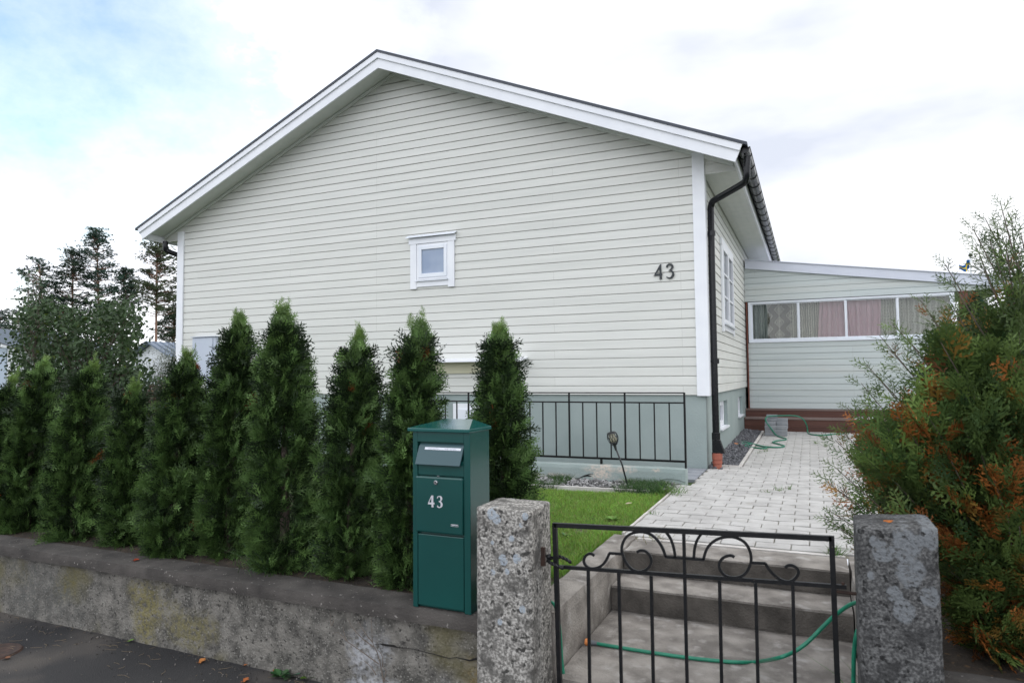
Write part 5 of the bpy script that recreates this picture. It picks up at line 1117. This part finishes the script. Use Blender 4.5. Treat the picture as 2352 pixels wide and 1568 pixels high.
broad_tree('shade_foliage', [(120,905),(180,890),(330,895),(345,990),(330,1080),(110,1080)], (9.0, 10.5), (at_y(225,1000,9.7)[0], 9.7, -1.15), 6000, .06, (.016,.026,.014), 'added dark foliage standing in for the shade under the apple tree', 'shrub', branches=30, clump=12, spread=.2, trunk_r=.03)  # added leaves, near-black to paint the shade below the apple crown
broad_tree('brown_thuja', [(352,900),(368,880),(384,905),(388,1010),(350,1010)], (7.6, 8.0), (at_y(368,1000,7.8)[0], 7.8, -1.15), 1500, .05, (.075,.035,.022), 'withered brown thuja near the left corner of the house', 'tree', SPR_LO, branches=14, clump=10, spread=.06, trunk_r=.02, mat_=m_leaf)
def pine(topx, topy, Y, prof, label, seed, trunk_px, col=(.045,.085,.055), dens=1.0, lowy=880):
    global RNG
    RNG = np.random.default_rng(seed); top = at_y(topx, topy, Y); base = at_y(trunk_px, 900, Y); base[2] = -2.0; t0 = thing('pine_tree', tuple(base), label, 'tree', 'pines beyond the garden'); sc = (top@FW)/FPX
    pts = [tuple(base), tuple(base*.5+at_y(trunk_px+2, 760, Y)*.5), tuple(at_y((trunk_px+topx)/2, (760+topy)/2, Y)), tuple(top)]; MB().tube(smooth_pts(pts, 4), list(np.linspace(4.2*sc, .6*sc, 13)), 8).build('trunk', m_pinebark, t0)
    m = MB(); pos = []; siz = []; cc = []; ys = [p[0] for p in prof]; ls = [p[1] for p in prof]; rs = [p[2] for p in prof]
    nb = int(95*dens)
    for i in range(nb):
        y = RNG.uniform(ys[0], ys[-1]); L_ = np.interp(y, ys, ls); R_ = np.interp(y, ys, rs); a = RNG.uniform(0, 6.28); f = RNG.random()**.5; fr = math.cos(a)
        xo = ((R_+L_)/2+(R_-L_)/2*fr*f); dpt = (R_-L_)/2*math.sin(a)*f*sc; c = at_y(xo, y-RNG.uniform(0, 6), Y)+np.array([0, dpt, 0]); tx = np.interp(y, [topy, 760, 900], [topx, trunk_px, trunk_px]); o = at_y(tx, y+8, Y)
        m.tube([tuple(o), tuple(o*.4+c*.6+np.array([0, 0, -.1])), tuple(c)], [1.1*sc, .8*sc, .3*sc], 5, caps=False); n_ = int(9+10*min(1, (R_-L_)/50)); tone = RNG.uniform(.65, 1.3)
        for j in range(n_): w = 7.0*sc; pos.append(c+RNG.normal(0, 1, 3)*(w, w, w*.42)+(0, 0, w*.2)); siz.append(RNG.uniform(3.2, 5.2)*sc); cc.append(np.array(col)*tone*RNG.uniform(.75, 1.3))
    m.build('branches', m_pinebark, t0); N = len(pos); scatter('crown', NEED, pos, np.tile([0, 1, 0], (N, 1))+RNG.normal(0, .3, (N, 3)), np.tile([0, 0, 1], (N, 1))+RNG.normal(0, .25, (N, 3)), siz, np.array(cc), m_pine, t0)
pine(90, 605, 44, [(603,78,105),(615,50,128),(640,42,135),(680,60,130),(720,30,130),(760,32,120),(800,60,120)], 'broad dark pine, leftmost of the tall group behind the apple tree', 301, 100, (.030,.062,.045), 1.35)
pine(168, 574, 46, [(574,160,178),(600,145,192),(640,138,200),(700,125,205),(760,130,200)], 'pine with a pale trunk, left of the tallest pine', 302, 166, (.05,.078,.052), 1.2)
pine(222, 527, 47, [(528,214,232),(560,205,250),(600,195,262),(650,192,264),(700,195,262),(750,200,255)], 'tallest pine of the group behind the apple tree', 303, 228, (.040,.080,.058), 1.35)
pine(286, 622, 50, [(622,280,292),(650,262,312),(690,252,318),(740,250,318)], 'shorter pine right of the tallest one', 304, 282, (.05,.085,.06), .9)
pine(362, 548, 45, [(548,348,376),(580,335,392),(620,325,398),(680,318,410),(720,325,420)], 'pine with a reddish trunk next to the left corner of the house', 305, 357, (.075,.098,.050), 1.35)
pine(402, 705, 52, [(705,392,412),(740,372,418),(790,365,420)], 'small pine half hidden by the left corner of the house', 306, 398, (.05,.08,.045), .8)
pine(-12, 700, 44, [(720,-40,8),(760,-50,20),(800,-45,30)], 'pine cut by the left edge of the picture', 307, -15, (.035,.07,.05), .8)
# white neighbour building, far left
nb_ = thing('neighbour_house', (at_y(0, 900, 21)[0]-2, 21, -1.2), 'white wooden building at the far left behind the hedge', 'building')
xr_ = at_y(48, 850, 21)[0]; zt_ = at_y(20, 795, 21)[2]; m = MB(); m.box(xr_-7, xr_, 21, 26, -1.3, zt_); m.build('wall', m_wwall, nb_)
m = MB(); a = at_y(-40, 765, 20.6); c = at_y(52, 803, 20.6); m.prism([(a[0]-4, 20.6, a[2]+1.6*0+.5), (c[0], 20.6, c[2]), (c[0], 20.6, c[2]-.13), (a[0]-4, 20.6, a[2]+.37)], (0, 5.8, 0)); m.build('roof_edge', m_white, nb_); m = MB(); m.prism([(a[0]-4, 20.5, a[2]+.56), (c[0]+.1, 20.5, c[2]+.06), (c[0]+.1, 20.5, c[2]+.012), (a[0]-4, 20.5, a[2]+.512)], (0, 6, 0)); m.build('roof', m_roof, nb_)
a = at_y(-8, 800, 21); c = at_y(14, 900, 21); m = MB(); m.box(a[0], c[0], 20.96, 20.995, -1.2, a[2]); m.build('door', m_pale, nb_)
# small garage with blue-grey metal roof
ga = thing('garage', (at_y(352, 900, 24)[0], 24, -1.2), 'small white garage with blue-grey metal roof seen left of the house', 'building'); ap_ = at_y(352, 786, 24); le = at_y(300, 822, 24); re = (2*ap_[0]-le[0], 24, le[2]); m = MB()
m.prism([(ap_[0], 24, ap_[2]-.05), (le[0]+.25, 24, le[2]+.02), (le[0]+.25, 24, -1.2), (re[0]-.25, 24, -1.2), (re[0]-.25, 24, le[2]+.02)], (0, 5, 0)); m.build('wall', m_wwall, ga)
m = MB()
for s, e in ((-1, le), (1, re)): m.prism([(ap_[0], 23.6, ap_[2]+.04), (e[0], 23.6, e[2]+.02), (e[0], 23.6, e[2]-.05), (ap_[0], 23.6, ap_[2]-.03)], (0, 5.6, 0))
for s, e in ((-1, le), (1, re)):
    for k in range(14): y = 23.6+k*.4; m.tube([(ap_[0], y, ap_[2]+.055), (e[0], y, e[2]+.035)], .02, 4)
m.build('roof', m_broof, ga)
c = at_y(355, 870, 24); MB().box(c[0]-.8, c[0]+1.0, 23.97, 23.995, c[2]-.08, c[2]).build('trim_board', m_pale, ga)
m = MB(); a = at_y(40, 858, 15)[0]; 
for k in range(22): m.box(a+k*.115, a+k*.115+.10, 15, 15.02, -1.15, at_y(70, 860, 15)[2]+.02*math.sin(k*2.3))
m.box(a, a+2.53, 15.021, 15.06, -.2, -.1); tag(recentre(m.build('board_fence', m_wood), (a+1, 15, -1.15)), 'weathered grey board fence under the apple tree', 'fence')
# flagpole with flag
fp_ = at_y(2229, 590, 42); fo = thing('flagpole', (fp_[0], 42, -1.1), 'thin white flagpole behind the porch roof', 'flagpole'); MB().tube([(fp_[0], 42, -1.1), (fp_[0], 42, fp_[2])], [.07, .035], 8).build('pole', m_white, fo); MB().lathe((fp_[0], 42, fp_[2]-.02), [(0, 0), (.09, .05), (.10, .12), (.06, .2), (0, .22)], 10).build('finial', m_dplastic, fo)
V = []; Cc = []; nx, nz_ = 32, 20
a0, a1 = at_y(2228, 597, 42), at_y(2228, 620, 42); e0, e1 = at_y(2203, 612, 42), at_y(2203, 622, 42)
def FP(i, j): u = i/nx; v = j/nz_; t_ = a0*(1-v)+a1*v; b__ = e0*(1-v)+e1*v; p = t_*(1-u)+b__*u; return p+np.array([0, .18*math.sin(u*9+v), .10*math.sin(u*8+v*1.2)])
for i in range(nx):
    for j in range(nz_): u, v = (i+.5)/nx, (j+.5)/nz_; V += [FP(i, j), FP(i+1, j), FP(i+1, j+1), FP(i, j+1)]; Cc += [(.85, .62, .02) if (.31 < u < .44 or .40 < v < .60) else (.01, .13, .42)]*4
fl_ = quads_mesh('flag', np.array(V), np.array(Cc), m_flag); recentre(fl_, tuple(a0)); tag(fl_, 'small blue flag with a yellow cross waving on the flagpole', 'flag')
# right background: dark conifer, fence
RNG = np.random.default_rng(91); b_ = at_y(2250, 900, 9.5); t_ = at_y(2250, 668, 9.5)
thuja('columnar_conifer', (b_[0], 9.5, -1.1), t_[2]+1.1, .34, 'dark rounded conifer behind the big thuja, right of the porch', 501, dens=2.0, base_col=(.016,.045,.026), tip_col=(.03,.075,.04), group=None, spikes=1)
m = MB(); x = 2.9
while x < 8: m.box(x, x+.12, 17, 17.025, -1.1, .35); x += .135
m.box(2.9, 8, 17.026, 17.07, .1, .18); tag(recentre(m.build('board_fence', m_wood), (5, 17, -1.1)), 'grey board fence beyond the big thuja on the right', 'fence')
# far tree line
RNG = np.random.default_rng(13); N = 5200; x = RNG.uniform(-230, 230, N); h = 6.2+1.6*np.sin(x*.05)+1.2*np.sin(x*.13+2); z = -2+RNG.random(N)**.6*h; P = np.stack([x, 118+RNG.normal(0, 4, N), z], 1)
tag(scatter('far_woods', NEED, P, RNG.normal(0, 1, (N, 3)), np.tile([0, 0, 1], (N, 1))+RNG.normal(0, .3, (N, 3)), RNG.uniform(1.3, 2.4, N), tint(N, (.045, .065, .045), .3), m_pine), kind='stuff')

# ------------------------------------------------------------------ lift everything so that the road lies at z = 0
for o in list(COL.objects):
    if o.parent is None: o.location.z += EYE
